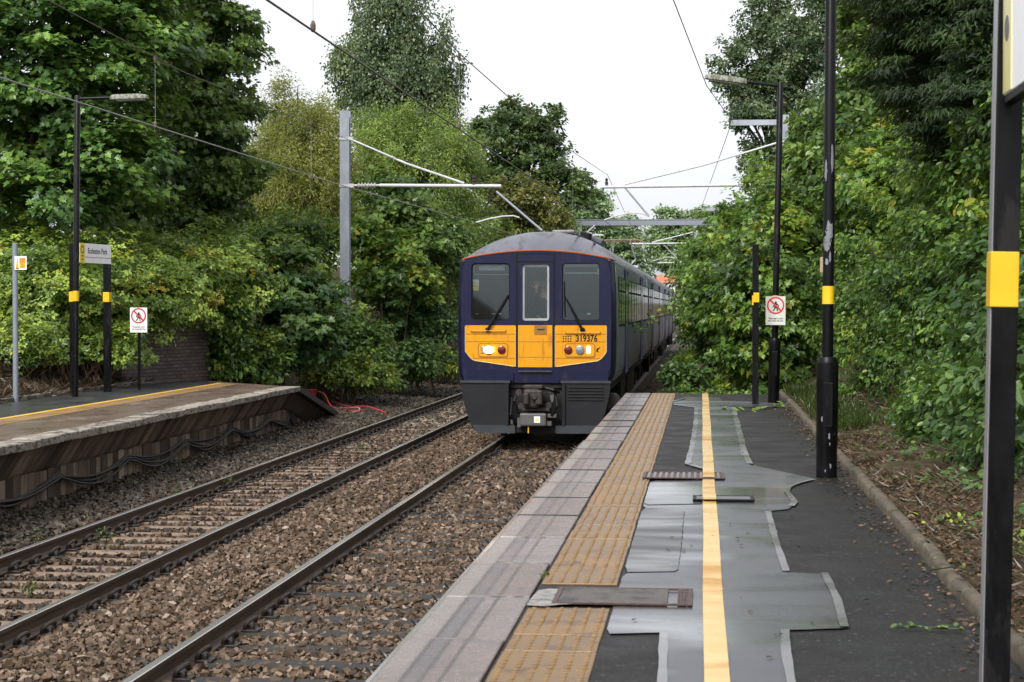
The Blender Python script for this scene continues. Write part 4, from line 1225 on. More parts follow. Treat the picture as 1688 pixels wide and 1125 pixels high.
q0 = W(201, 600, 38.0); q1 = W(345, 600, 41.0); root = thing('brick_wall', 'stub of dark brick wall overgrown with ivy behind the far platform end', 'wall', ((q0.x + q1.x) / 2, (q0.y + q1.y) / 2, ZL), math.atan2(q1.y - q0.y, q1.x - q0.x))
lw = (q1 - q0).length; mb = MB(); mb.box((0, 0.16, 0.45), (lw, 0.32, 1.5)); mb.build('brickwork', m, root)
mb = MB(); mb.box((0, 0.16, 1.235), (lw + .06, 0.38, 0.06), bev=0.01); mb.build('coping', M['conc'], root)

# ------------------------------------------------------------------ the train
TX, TY = -2.93, 33.25
M['navy'] = surf('navy_paint', (0.0050, 0.0052, 0.026), (0.0075, 0.0075, 0.035), 0.32, 2.5, coat=0.05, spec=0.3, stretch=(3, 3, .5), c3=(0.016, 0.015, 0.034), t3=0.6, s3=3)
M['yellow_end'] = surf('yellow_end_paint', (0.56, 0.235, 0.0035), (0.62, 0.268, 0.005), 0.38, 5.0, stretch=(3, 3, .5), spec=0.3, c3=(0.42, 0.17, 0.006), t3=0.62, s3=4)
M['yellow_groove'] = surf('panel_gap', (0.22, 0.09, 0.004), (0.28, 0.12, 0.006), 0.6, 5)
M['side_grey'] = surf('side_paint', (0.19, 0.20, 0.27), (0.25, 0.26, 0.35), 0.40, 2.2, stretch=(1, .4, 1), c3=(0.17, 0.165, 0.18), t3=0.58, s3=1.6)
M['door_lilac'] = surf('door_paint', (0.20, 0.20, 0.44), (0.25, 0.25, 0.50), 0.35, 2.2)
M['roof_grey'] = surf('roof_paint', (0.075, 0.077, 0.10), (0.125, 0.128, 0.165), 0.36, 2.5, stretch=(1.5, .4, 1), c3=(0.07, 0.066, 0.075), t3=0.56, s3=2.5, rvar=0.1)
M['orange_line'] = surf('orange_line', (0.28, 0.060, 0.014), (0.34, 0.08, 0.018), 0.4, 5)
M['seal_black'] = surf('rubber', (0.004, 0.004, 0.005), (0.008, 0.008, 0.009), 0.5, 10, spec=0.2)
M['valance'] = surf('dark_valance', (0.0085, 0.009, 0.011), (0.014, 0.0145, 0.017), 0.5, 4, c3=(0.011, 0.010, 0.010), t3=0.6, s3=6, spec=0.25)
M['valance_lip'] = surf('valance_lip', (0.026, 0.028, 0.034), (0.040, 0.043, 0.050), 0.5, 5, spec=0.3)
M['under'] = surf('underframe_dirt', (0.004, 0.0035, 0.003), (0.012, 0.010, 0.009), 0.8, 6, bump=0.4)
M['coupler'] = surf('coupler_iron', (0.010, 0.007, 0.0065), (0.030, 0.020, 0.018), 0.65, 12, bump=0.4, bscale=40)
M['drum'] = surf('drum_grey', (0.055, 0.055, 0.055), (0.085, 0.082, 0.08), 0.55, 8)
M['win_frame'] = surf('window_frame', (0.25, 0.27, 0.27), (0.34, 0.36, 0.36), 0.4, 4)
M['cab_dark'] = surf('cab_lining', (0.10, 0.105, 0.11), (0.16, 0.165, 0.17), 0.8, 3)
M['blind'] = surf('sun_blind', (0.40, 0.43, 0.43), (0.5, 0.53, 0.53), 0.7, 4)
M['red_lens'] = surf('red_lens', (0.10, 0.008, 0.010), (0.14, 0.012, 0.012), 0.2, 8)
M['clear_lens'] = surf('clear_lens', (0.20, 0.22, 0.24), (0.30, 0.32, 0.34), 0.15, 8, metal=0.4)
M['head_on'] = emis('lit_headlight', (1.0, 0.93, 0.78), 7.0)
M['mark_on'] = emis('lit_marker', (1.0, 0.86, 0.55), 4.0)
M['rust_bar'] = surf('rusty_bar', (0.16, 0.09, 0.06), (0.25, 0.15, 0.10), 0.7, 6)


def glass_mat(name, tint, refl):
    m, nt, out = new_mat(name)
    t = nt.nodes.new('ShaderNodeBsdfTransparent'); t.inputs[0].default_value = (*tint, 1)
    g = nt.nodes.new('ShaderNodeBsdfGlossy'); g.inputs['Roughness'].default_value = 0.03; g.inputs[0].default_value = (0.9, 0.95, 0.95, 1)
    f = nt.nodes.new('ShaderNodeFresnel'); f.inputs[0].default_value = 1.5
    ad = nt.nodes.new('ShaderNodeMath'); ad.operation = 'ADD'; L(nt, f.outputs[0], ad.inputs[0]); ad.inputs[1].default_value = refl; ad.use_clamp = True
    mx = nt.nodes.new('ShaderNodeMixShader'); L(nt, ad.outputs[0], mx.inputs[0]); L(nt, t.outputs[0], mx.inputs[1]); L(nt, g.outputs[0], mx.inputs[2])
    L(nt, mx.outputs[0], out.inputs[0]); return m


M['glass'] = glass_mat('windscreen_glass', (0.74, 0.78, 0.78), 0.022)
M['side_glass'] = surf('side_glass', (0.016, 0.018, 0.018), (0.03, 0.032, 0.03), 0.06, 1.5, spec=0.6)

train = thing('passenger_train', 'navy and grey electric passenger train with yellow front end standing at the near platform', 'train', (TX, TY, 0))
SIDE = [(1.33, 1.06), (1.395, 1.22), (1.41, 1.6), (1.41, 2.5), (1.395, 3.0), (1.365, 3.22)]
ROOF = [(1.365, 3.22), (1.30, 3.345), (1.15, 3.49), (0.9, 3.63), (0.6, 3.735), (0.3, 3.795), (0, 3.81)]


def front_z(x): return 3.405 - 0.135 * (abs(x) / 1.33) ** 2


def loop_half(half): return half + [(-x, z) for x, z in half[::-1] if x > 1e-6]


def loft(rings, caps=False):
    k = len(rings[0]); vs = [p for r in rings for p in r]
    fs = [(i * k + j, i * k + j + 1, (i + 1) * k + j + 1, (i + 1) * k + j) for i in range(len(rings) - 1) for j in range(k - 1)]
    return vs, fs


CAR = 20.0; NC = 4
# roof of the leading car, domed down to the front, then the other cars
rl = loop_half(ROOF); rings = []
for y in (0.0, 0.04, 0.12, 0.28, 0.5, 0.8, 1.2, 1.7):
    t = min(1, y / 1.7); s = 1 - (1 - t) ** 2.0; e = 0.055 * max(0, 1 - y / 0.15) ** 2
    rings.append([(x * (1 - e), y, (front_z(x) if abs(x) < 1.34 else 3.27) * (1 - s) + z * s if abs(x) < 1.36 else z) for x, z in rl])
for c in range(NC):
    a = 1.7 if c == 0 else c * CAR + 0.25; b = (c + 1) * CAR - 0.25
    rr_ = (rings if c == 0 else []) + [[(x, y, z) for x, z in rl] for y in (a + .01, b)]
    mb = MB(); v, f = loft(rr_); mb.add(v, f); mb.add(rr_[-1], [list(range(len(rl)))]); mb.build('roof', M['roof_grey'], train, smooth=True)
    mb = MB(); sl = SIDE
    for s in (-1, 1):
        ys_ = ([0.0, 0.05, 0.15, 0.42] if c == 0 else [a]) ; ys2 = [0.42 if c == 0 else a, b]
        if c == 0:
            v, f = loft([[(s * x * (1 - 0.055 * max(0, 1 - y / .15) ** 2), y, z) for x, z in sl] for y in ys_]); nb = MB(); nb.add(v, f); nb.build('cab_corner', M['navy'], train, smooth=True)
        v, f = loft([[(s * x, y, z) for x, z in sl] for y in ys2]); mb.add(v, f)
    if c > 0: mb.add([(s * x, a, z) for s, pr in ((1, sl), (-1, sl[::-1])) for x, z in pr], [list(range(2 * len(sl)))])
    mb.add([(s * x, b, z) for s, pr in ((1, sl), (-1, sl[::-1])) for x, z in pr], [list(range(2 * len(sl)))])
    mb.build('bodyside', M['side_grey'], train, smooth=True)
    if c < NC - 1:
        g = MB(); g.box((0, (c + 1) * CAR, 2.15), (1.3, 0.52, 2.1), bev=0.05); g.build('gangway', M['seal_black'], train)
    # doors and windows along both sides
    for s in (1, -1):
        fr = MB(); pn = MB(); dr = MB(); pk = MB()
        for dy in (4.9, 14.3) if c % 2 == 0 else (5.2, 14.6):
            y0 = c * CAR + dy; xs_ = s * 1.412
            dr.box((s * 1.404, y0, 2.07), (0.03, 1.34, 1.98), bev=0.01)
            for e in (-0.69, 0.69): pk.box((s * 1.408, y0 + e, 2.1), (0.03, 0.075, 2.1))
            pk.box((s * 1.412, y0, 2.1), (0.03, 0.03, 1.9))
            for e in (-.33, .33): pn.box((s * 1.417, y0 + e, 2.52), (0.016, 0.42, 0.86), bev=0.006)
        for wy in ((1.75, 2.75, 3.6), (6.6, 8.2, 9.8, 11.4, 12.9), (16.0, 17.5, 18.9)) if c == 0 else ((1.4, 2.8, 4.0), (6.8, 8.4, 10.0, 11.6, 13.1), (16.2, 17.6, 18.9)):
            for q in wy:
                y0 = c * CAR + q; w = 1.24 if q > 4.5 else 0.78
                fr.box((s * 1.400, y0, 2.50), (0.03, w + .06, 0.93), bev=0.008)
                pn.box((s * 1.408, y0, 2.38), (0.022, w - .02, 0.60), bev=0.005); pn.box((s * 1.407, y0, 2.83), (0.022, w - .02, 0.22), bev=0.005)
        fr.build('window_frame', M['seal_black'], train); pn.build('window_glass', M['side_glass'], train); dr.build('door', M['door_lilac'], train); pk.build('door_edge', M['navy'], train)
    # underframe, bogies
    u = MB(); rn = random.Random(c)
    u.box((0, c * CAR + 10, 0.98), (2.55, CAR - .8, 0.16))
    y = c * CAR + 5.4
    while y < c * CAR + 14.6:
        l = rn.uniform(.5, 1.3); h = rn.uniform(.35, .6); u.box((rn.choice((-.75, .75)), y + l / 2, 0.9 - h / 2), (1.05, l, h), bev=0.02); u.box((rn.choice((1.2, -1.2)), y + l / 2, 0.8), (0.08, l * .8, 0.3)); y += l + .12
    u.build('underframe', M['under'], train)
    for by in (2.9, 17.1):
        y0 = c * CAR + by
        mbg = MB()
        for s in (-1, 1):
            mbg.box((s * 1.02, y0, 0.62), (0.14, 2.6, 0.24), bev=0.03); mbg.box((s * 1.02, y0, 0.44), (0.16, 1.0, 0.2), bev=0.03)
            for e in (-1.2, 1.2): mbg.box((s * 1.05, y0 + e, 0.46), (0.18, 0.32, 0.34), bev=0.04); mbg.tube([(s * 1.0, y0 + e * .7, .5), (s * 1.0, y0 + e * .7, .95)], 0.1, 10)
        mbg.box((0, y0, 0.62), (2.0, 0.5, 0.3))
        bg = mbg.build('bogie', M['under'], train)
        for e in (-1.2, 1.2):
            w_ = MB()
            for s in (-1, 1): w_.lathe([(.12, s * .66), (.40, s * .66), (.455, s * .70), (.455, s * .79), (.36, s * .80), (.1, s * .80)], (0, y0 + e, 0.455), 24, axis='X')
            w_.tube([(-.7, y0 + e, .455), (.7, y0 + e, .455)], 0.08, 10); w_.build('wheelset', M['coupler'], bg, smooth=False)


def rrect(x0, x1, z0, z1, r, n=5):
    P = []
    for cx_, cz_, a0 in ((x1 - r, z1 - r, 0), (x0 + r, z1 - r, 90), (x0 + r, z0 + r, 180), (x1 - r, z0 + r, 270)):
        for i in range(n + 1):
            a = R_(a0 + 90 * i / n); P.append((cx_ + r * math.cos(a), cz_ + r * math.sin(a)))
    return P


# front plate with three window openings
e0 = 1 - 0.055
HF = [(x * e0, z) for x, z in SIDE[:-1]] + [(1.35 * e0, 3.26)]
outer = [(x, z) for x, z in HF] + [(x, front_z(x)) for x in np.linspace(1.2, -1.2, 17)] + [(-x, z) for x, z in HF[::-1]]
WL = rrect(-1.155, -0.465, 2.165, 3.185, 0.07); WC = rrect(-0.245, 0.235, 2.165, 3.165, 0.05); WR = rrect(0.465, 1.135, 2.165, 3.185, 0.07)
loops_ = [outer, WL, WC, WR]
tri = tessellate_polygon([[Vector((x, z, 0)) for x, z in l] for l in loops_]); flat = [p for l in loops_ for p in l]
mb = MB(); mb.add([(x, 0.0, z) for x, z in flat], [list(t) for t in tri])
for l in (WL, WC, WR):                                              # reveals
    n = len(l); mb.add([(x, 0.0, z) for x, z in l] + [(x, 0.07, z) for x, z in l], [(i, (i + 1) % n, (i + 1) % n + n, i + n) for i in range(n)])
front = mb.build('cab_front', M['navy'], train)


def rim(name, l, w, y0, y1, mat, parent):
    c = (sum(p[0] for p in l) / len(l), sum(p[1] for p in l) / len(l)); n = len(l)
    inn = []
    for i in range(n):
        a = Vector(l[i - 1]); b = Vector(l[(i + 1) % n]); d = (b - a).normalized(); inn.append((l[i][0] - d.y * w, l[i][1] + d.x * w))
    vs = [(x, y0, z) for x, z in l] + [(x, y0, z) for x, z in inn] + [(x, y1, z) for x, z in inn]
    fs = [(i, (i + 1) % n, (i + 1) % n + n, i + n) for i in range(n)] + [(i + n, (i + 1) % n + n, (i + 1) % n + 2 * n, i + 2 * n) for i in range(n)]
    mb = MB(); mb.add(vs, fs); return mb.build(name, mat, parent)


for nm, l, w, mt in (('windscreen', WL, 0.022, 'seal_black'), ('door_window', WC, 0.038, 'win_frame'), ('windscreen', WR, 0.014, 'seal_black')):
    mb = MB(); mb.prism_xz(l, 0.042, 0.05); g = mb.build(nm, M['glass'], train)
    rim('window_frame', l, w, 0.036, 0.041, M[mt], g)
# blind boxes and papers behind the glass
mb = MB(); mb.box((-.80, 0.12, 3.10), (0.46, 0.02, 0.085)); mb.box((-.81, 0.13, 2.985), (0.66, 0.012, 0.012)); mb.build('sun_blind', M['blind'], train)
mb = MB(); mb.box((.80, 0.12, 3.145), (0.60, 0.02, 0.05)); mb.box((.80, 0.13, 3.01), (0.62, 0.012, 0.022)); mb.box((1.10, 0.13, 3.03), (.03, .012, .10)); mb.box((.50, 0.13, 3.08), (.014, .012, .15)); mb.build('sun_blind', M['blind'], train)
mb = MB(); mb.box((-.0, 0.12, 3.12), (0.42, 0.02, 0.035)); mb.build('sun_blind', M['blind'], train)
mb = MB(); mb.box((-1.09, 0.072, 2.835), (0.125, 0.004, 0.12)); mb.build('warning_sticker', M['white_sign'], train)
mb = MB(); mb.prism_xz([(-1.135, 2.79), (-1.045, 2.79), (-1.09, 2.885)], 0.064, 0.067); mb.box((-1.09, 0.0715, 2.735), (0.125, 0.004, 0.07)); mb.build('warning_sticker', M['sign_yellow'], train)
mb = MB(); mb.box((-.72, .14, 2.285), (.18, .05, .012)); mb.box((-1.07, .14, 2.285), (.05, .05, .012)); mb.box((.93, .14, 2.285), (.06, .04, .03)); mb.build('desk_papers', M['white_sign'], train)
# cab lining: floor, desk, back wall, ceiling
mb = MB(); mb.box((0, 0.95, 1.14), (2.6, 1.7, 0.06)); mb.box((0, 1.78, 2.2), (2.62, 0.05, 2.1)); mb.box((0, .95, 3.24), (2.5, 1.6, 0.04)); mb.box((-.80, .30, 2.08), (.72, .42, .10), bev=.02); mb.box((.80, .30, 2.08), (.72, .42, .10), bev=.02)
for x in (-1.32, 1.32): mb.box((x, .95, 2.2), (.03, 1.6, 2.1))
for x in (-.40, .38): mb.box((x, .55, 2.2), (.04, 0.9, 2.1))
mb.build('cab_interior', M['cab_dark'], train)
mb = MB(); mb.tube([(.50, .10, 2.2), (.50, .10, 2.85)], .012, 6); mb.build('grab_pole', M['blind'], train)

# yellow end
def ylow(x):
    a = abs(x)
    if a < 0.345: return 1.345
    t = min(1, (a - .345) / (1.25 - .345)); return 1.35 + 0.13 * t + 0.14 * max(0, (t - 0.80) / 0.20) ** 2.2


ZT = 2.08
for x0, x1 in ((-1.262, -0.365), (0.345, 1.252)):
    xs_ = np.linspace(x0, x1, 26); mb = MB(); mb.prism_xz([(x0, ZT), *[(x, ylow(x)) for x in xs_], (x1, ZT)], -0.012, -0.001); mb.build('yellow_panel', M['yellow_end'], train)
    ln = MB(); pts = [(x0, -.010, ZT - .02)] + [(x, -.010, ylow(x) - .006) for x in xs_] + [(x1, -.010, ZT - .02)]; ln.tube(pts, 0.009, 6)
    ln.build('panel_trim', surf('panel_trim', (.40, .33, .16), (.5, .4, .2), .5), train)
    g = MB()
    for z in (1.925, 1.79, 1.495): 
        lim = [x for x in xs_ if ylow(x) < z - .01]; g.box(((lim[0] + lim[-1]) / 2, -.0125, z), (lim[-1] - lim[0], 0.004, 0.011))
    g.build('panel_gap', M['yellow_groove'], train)
mb = MB(); mb.box((-.0125, -.008, (ZT + 1.335) / 2), (0.612, 0.018, ZT - 1.335), bev=0.004); dpan = mb.build('gangway_door', M['yellow_end'], train)
g = MB()
for z in (1.79, 1.515): g.box((-.0125, -.0175, z), (.60, .004, .010))
g.build('panel_gap', M['yellow_groove'], dpan)
mb = MB(); mb.box((.085, -.018, 1.995), (.225, .006, .165)); mb.build('handle_recess', M['yellow_groove'], dpan)
mb = MB(); mb.box((.09, -.03, 2.02), (.13, .02, .025), bev=.006); mb.build('handle', M['drum'], dpan)
mb = MB()                                                            # dark door seams
for x in (-.345, .322): mb.box((x, -.006, 2.35), (.024, .016, 2.02))
mb.box((-.0115, -.006, 3.215), (.642, .012, .014)); mb.box((-.0115, -.006, 3.352), (.642, .010, .012)); mb.build('door_seam', M['seal_black'], train)
mb = MB(); mb.box((-.0115, -.03, 1.262), (.60, .06, .022), bev=.006); mb.build('door_step', M['valance_lip'], train)
# light clusters
for s, cx_ in ((-1, -.765), (1, .785)):
    mb = MB(); l = rrect(cx_ - .27, cx_ + .27, 1.515, 1.765, .05); mb.prism_xz(l, -.020, -.0125); cl = mb.build('light_cluster', M['yellow_end'], train)
    rim('surround', l, .016, -.0215, -.019, M['yellow_groove'], cl)
    zc_ = 1.645
    def disc(x, r, mat, nm):
        q = MB(); q.lathe([(r, 0.0), (r, .018), (r * .7, .028), (r * .1, .031)], (0, 0, 0), 22, axis='Y'); q.v = [(a + x, -.021 - b, c + zc_) for a, b, c in q.v]; return q.build(nm, mat, cl, smooth=True)
    if s < 0:
        disc(-.835, .078, M['clear_lens'], 'headlight'); h_ = MB(); h_.prism_xz(rrect(-.912, -.752, 1.592, 1.698, .05), -.055, -.050); h_.build('headlight_beam', M['head_on'], cl)
        disc(-.610, .072, M['red_lens'], 'tail_light'); q = MB(); q.box((-.945, -.024, zc_), (.055, .012, .13), bev=.01); q.build('marker_light', M['clear_lens'], cl)
    else:
        disc(.575, .072, M['red_lens'], 'tail_light'); disc(.785, .078, M['clear_lens'], 'headlight'); q = MB(); q.box((.935, -.026, zc_ + .005), (.05, .012, .125), bev=.01); q.build('marker_light', M['mark_on'], cl)
# handrails, number, dots
for x0, x1, z in ((-1.17, -.53, 1.985), (.52, 1.15, 1.955)):
    mb = MB(); mb.tube([(x0, -.01, z), (x0 + .02, -.05, z), (x1 - .02, -.05, z), (x1, -.01, z)], .011, 6); mb.build('handrail', M['yellow_end'], train)
text('number', '319376', .158, (.90, -.0135, 1.845), train, M['sign_black'], sx=0.82, bold=.0045)
mb = MB()
for i in range(4):
    for j in range(3): mb.lathe([(.013, -.0155), (.013, -.013)], (.49 + i * .043, 0, 1.80 + j * .043), 10, axis='Y')
mb.build('vent_holes', M['sign_black'], train)
mb = MB(); mb.prism_xz([(1.08, 1.67), (1.15, 1.70), (1.10, 1.64), (1.12, 1.60), (1.07, 1.62)], -.014, -.0125); mb.build('dirt_mark', M['sign_black'], train)
# wipers
for a, b, t in (((-.86, 2.0), (-.50, 2.62), (-.56, 2.42)), ((.83, 2.0), (.52, 2.58), (.56, 2.45))):
    mb = MB(); mb.lathe([(.045, -.05), (.045, -.005)], (a[0], 0, a[1]), 12, axis='Y'); mb.tube([(a[0], -.055, a[1]), (b[0] * .6 + a[0] * .4, -.06, b[1] * .6 + a[1] * .4), (b[0], -.03, b[1])], [.026, .02, .010], 6)
    sg = -1 if a[0] < 0 else 1
    p0 = (b[0] + (.10 if sg < 0 else 0), b[1] - .50 if sg > 0 else b[1] - .34); p1 = (b[0] + (-.03 if sg < 0 else 0), b[1] + .34 if sg > 0 else b[1] + .1)
    p0 = (.515, 2.22) if sg > 0 else (-.66, 2.30); p1 = (.50, 2.86) if sg > 0 else (-.49, 2.60)
    mb.tube([(p0[0], .012, p0[1]), (p1[0], .012, p1[1])], .014, 5); mb.build('wiper', M['seal_black'], train)
# orange line over the front
mb = MB(); pts = [(x * e0 / .945 * .945, -.004, front_z(x) + .004) for x in np.linspace(-1.27, 1.27, 33)]
pts = [(-1.385, .40, 3.235), (-1.355, .14, 3.24), (-1.315, .02, 3.262)] + pts + [(1.315, .02, 3.262), (1.355, .14, 3.24), (1.385, .40, 3.235)]
mb.tube(pts, .0135, 6); mb.build('orange_line', M['orange_line'], train)
mb = MB(); mb.box((1.40, .30, 2.98), (.012, .05, .30), rz=.0); mb.build('cab_side_light', M['win_frame'], train)
# lower front: navy skirt bulge, valances, coupler
for s in (-1, 1):
    mb = MB(); mb.prism_xz([(s * .40, 1.235), (s * .55, 1.30), (s * 1.29, 1.30), (s * 1.28, 1.10), (s * .40, 1.10)], -.07, -.001); mb.build('skirt', M['navy'], train)
    mb = MB(); mb.prism_xz([(s * 1.33, 1.085), (s * .47, 1.085), (s * .475, .60), (s * .49, .30), (s * 1.12, .24), (s * 1.235, .55), (s * 1.31, .85)], -.10, -.04); vl = mb.build('valance', M['valance'], train)
    mb = MB(); mb.prism_xz([(s * 1.335, 1.105), (s * .45, 1.105), (s * .45, 1.06), (s * 1.335, 1.06)], -.125, -.101); mb.build('top_rail', M['valance_lip'], vl)
    mb = MB(); mb.prism_xz([(s * 1.12, .31), (s * .36, .31), (s * .36, .17), (s * 1.04, .17)], -.14, -.09); mb.build('lower_lip', M['valance_lip'], vl)
    mb = MB(); mb.box((s * .50, -.13, .68), (.05, .05, .74)); mb.build('edge_bar', M['valance'], vl)
mb = MB()
for i in range(5): mb.box((.89, -.112, .99 - i * .055), (.62, .02, .022))
mb.build('grille', M['under'], train)
mb = MB(); mb.tube([(1.34, .25, .72), (1.34, .75, .72)], .14, 14); mb.build('air_tank', M['coupler'], train)
mb = MB(); mb.box((0, .55, .72), (1.0, .9, .66)); mb.box((0, .2, 1.02), (.96, .3, .1)); mb.build('headstock', M['under'], train)
mb = MB()
mb.box((-.04, -.20, .80), (.30, .42, .34), bev=.05); mb.box((-.13, -.44, .80), (.10, .14, .22), bev=.03); mb.box((.09, -.43, .82), (.13, .10, .26), bev=.03); mb.lathe([(.04, -.50), (.065, -.47), (.065, -.40)], (.02, 0, .83), 14, axis='Y')
mb.box((-.02, -.24, 1.0), (.34, .25, .07), bev=.02); mb.box((.02, -.15, .60), (.5, .3, .06), bev=.01)
for x, z in ((-.28, .9), (.25, .68), (-.24, .66), (.3, .93)): mb.lathe([(.055, -.30), (.055, -.1)], (x, 0, z), 12, axis='Y')
mb.build('coupler', M['coupler'], train)
for pts in (((-.3, -.2, .95), (-.36, -.3, .75), (-.30, -.25, .55), (-.22, -.2, .5)), ((.2, -.3, .98), (.34, -.34, .95), (.42, -.2, .9)), ((.36, -.2, .9), (.40, -.34, .66), (.30, -.3, .5)), ((-.4, -.15, .8), (-.42, -.28, .5), (-.32, -.2, .36))):
    mb = MB(); mb.tube(pts, .026, 7); mb.build('hose', M['seal_black'], train)
mb = MB(); mb.box((-.02, -.26, .425), (.47, .26, .23), bev=.03); mb.box((.31, -.22, .49), (.16, .16, .07), bev=.01); mb.box((.25, -.22, .36), (.10, .2, .08)); mb.box((-.27, -.22, .37), (.06, .2, .16)); dm = mb.build('electrical_box', M['drum'], train)
mb = MB(); mb.box((.055, -.392, .43), (.105, .004, .11)); mb.build('warning_sticker', M['white_sign'], dm)
mb = MB(); mb.prism_xz([(.022, .40), (.088, .40), (.055, .462)], -.397, -.395); mb.build('triangle', M['sign_yellow'], dm)
mb = MB(); mb.prism_xz([(.27, .86), (.35, .87), (.335, .75), (.31, .72)], -.36, -.35); mb.build('label_plate', M['drum'], train)
mb = MB(); mb.box((-.105, -.33, .25), (.018, .02, .13)); mb.build('strap', M['yellow_band'], train)
mb = MB(); mb.box((0, -.06, .235), (.74, .05, .11)); mb.build('life_guard', M['under'], train)
# roof fittings and pantograph
mb = MB(); mb.box((.62, 4.3, 3.82), (.22, .5, .16), bev=.03, ry=.25); mb.build('roof_pod', M['seal_black'], train)
mb = MB(); mb.box((.82, 5.3, 3.76), (.25, 1.3, .12), bev=.03, ry=.4)
mb.build('roof_pod', M['roof_grey'], train)
for y in [3, 7, 9, 12, 15] + list(np.arange(22, 78, 3.3)):
    mb = MB(); mb.box((0.3, y, 3.84), (.45, .8 if y < 20 else 1.3, .08), bev=.03); mb.build('roof_pod', M['roof_grey'], train)
mb = MB()
for x in (.66, .98): mb.tube([(x, .6, 3.73 if x < .8 else 3.56), (x, 19, 3.745 if x < .8 else 3.62)], .016, 5)
mb.build('roof_conduit', M['drum'], train)
PY = 36.0; mb = MB()
for s in (-1, 1): mb.tube([(s * .3, PY, 3.95), (s * .45, PY + 1.5, 4.2), (s * .30, PY + .2, 4.86)], .03, 7)
mb.box((0, PY + .6, 3.9), (1.2, 1.6, .08)); mb.build('pantograph_frame', M['galv_light'], train)
mb = MB(); mb.tube([(-.85, PY + .2, 4.78), (-.6, PY + .2, 4.88), (.6, PY + .2, 4.88), (.85, PY + .2, 4.78)], .03, 7); mb.tube([(-.6, PY + .5, 4.86), (.6, PY + .5, 4.86)], .025, 7); mb.build('pantograph_head', M['rust_bar'], train)

# ------------------------------------------------------------------ the driver, standing behind the centre window, waving
skin = surf('skin', (0.50, 0.29, 0.21), (0.58, 0.36, 0.27), 0.5, 8)
cloth = surf('navy_uniform', (0.018, 0.020, 0.035), (0.028, 0.031, 0.052), 0.85, 10)
hairm = surf('dark_hair', (0.012, 0.009, 0.008), (0.03, 0.022, 0.018), 0.7, 30)
BX, BY, BZ = TX + 0.10, TY + 0.62, 1.17
person = thing('person', 'train driver in dark navy uniform waving an open hand behind the centre cab window', 'person', (BX, BY, BZ))


def skin_mesh(name, verts, edges, mat, parent, sub=2):
    me = bpy.data.meshes.new(name); me.from_pydata([v[:3] for v in verts], edges, []); me.materials.append(mat)
    o = link(name, me, parent); md = o.modifiers.new('Skin', 'SKIN'); md.use_smooth_shade = True
    lay = me.skin_vertices[0].data if me.skin_vertices else None
    if lay is None:
        bm = bmesh.new(); bm.from_mesh(me); bm.verts.layers.skin.verify(); bm.to_mesh(me); bm.free(); lay = me.skin_vertices[0].data
    for i, v in enumerate(verts): lay[i].radius = (v[3], v[4] if len(v) > 4 else v[3]); lay[i].use_root = (i == 0)
    s = o.modifiers.new('Subdivision', 'SUBSURF'); s.levels = sub; s.render_levels = sub
    return o


# body: x to the viewer's right, -y to the camera
Vb = [(0, 0, .95, .15, .11), (0, 0, 1.12, .145, .105), (0, .01, 1.30, .17, .11), (0, .01, 1.42, .13, .09), (0, 0, 1.50, .055), (0, -.01, 1.56, .055), (0, -.02, 1.64, .082, .10), (0, -.01, 1.71, .07, .085),
      (-.17, .01, 1.42, .06), (-.24, -.10, 1.20, .045), (-.14, -.22, 1.44, .036), (-.12, -.25, 1.535, .026, .026), (-.115, -.26, 1.60, .040, .017),
      (.18, .01, 1.41, .06), (.24, .0, 1.14, .045), (.22, -.10, .92, .034), (.21, -.13, .84, .03, .02),
      (.09, 0, .88, .10), (.10, -.02, .48, .065), (.10, .02, .10, .045), (.10, -.10, .03, .045, .03), (-.09, 0, .88, .10), (-.10, -.02, .48, .065), (-.10, .02, .10, .045), (-.10, -.10, .03, .045, .03)]
Eb = [(0, 1), (1, 2), (2, 3), (3, 4), (4, 5), (5, 6), (6, 7), (3, 8), (8, 9), (9, 10), (10, 11), (11, 12), (3, 13), (13, 14), (14, 15), (15, 16), (0, 17), (17, 18), (18, 19), (19, 20), (0, 21), (21, 22), (22, 23), (23, 24)]
hx, hz = -.115, 1.60
for k, (dx, dz, l, sp) in enumerate(((-.034, .034, .060, -.018), (-.012, .042, .074, -.006), (.011, .040, .070, .006), (.032, .028, .054, .017))):
    b = len(Vb); Vb += [(hx + dx, -.262, hz + dz, .0095), (hx + dx + sp * .6, -.268, hz + dz + l * .55, .0085), (hx + dx + sp, -.282, hz + dz + l, .007)]; Eb += [(12, b), (b, b + 1), (b + 1, b + 2)]
b = len(Vb); Vb += [(hx - .052, -.27, hz - .016, .011), (hx - .078, -.28, hz + .012, .0095), (hx - .090, -.285, hz + .036, .008)]; Eb += [(12, b), (b, b + 1), (b + 1, b + 2)]
body = skin_mesh('body', Vb, Eb, skin, person)
J = [(0, 0, .96, .165, .125), (0, 0, 1.12, .158, .118), (0, .01, 1.30, .182, .122), (0, .01, 1.425, .142, .10), (-.17, .01, 1.425, .075), (-.24, -.10, 1.20, .060), (-.145, -.215, 1.43, .048), (-.125, -.245, 1.515, .040), (.18, .01, 1.415, .075), (.245, .0, 1.14, .06), (.222, -.09, .95, .048)]
skin_mesh('jacket', J, [(0, 1), (1, 2), (2, 3), (3, 4), (4, 5), (5, 6), (6, 7), (3, 8), (8, 9), (9, 10)], cloth, person)
Tz = [(0, 0, .97, .16, .125), (.09, 0, .88, .112), (.10, -.02, .48, .080), (.10, .02, .08, .065), (-.09, 0, .88, .112), (-.10, -.02, .48, .080), (-.10, .02, .08, .065)]
skin_mesh('trousers', Tz, [(0, 1), (1, 2), (2, 3), (0, 4), (4, 5), (5, 6)], cloth, person)
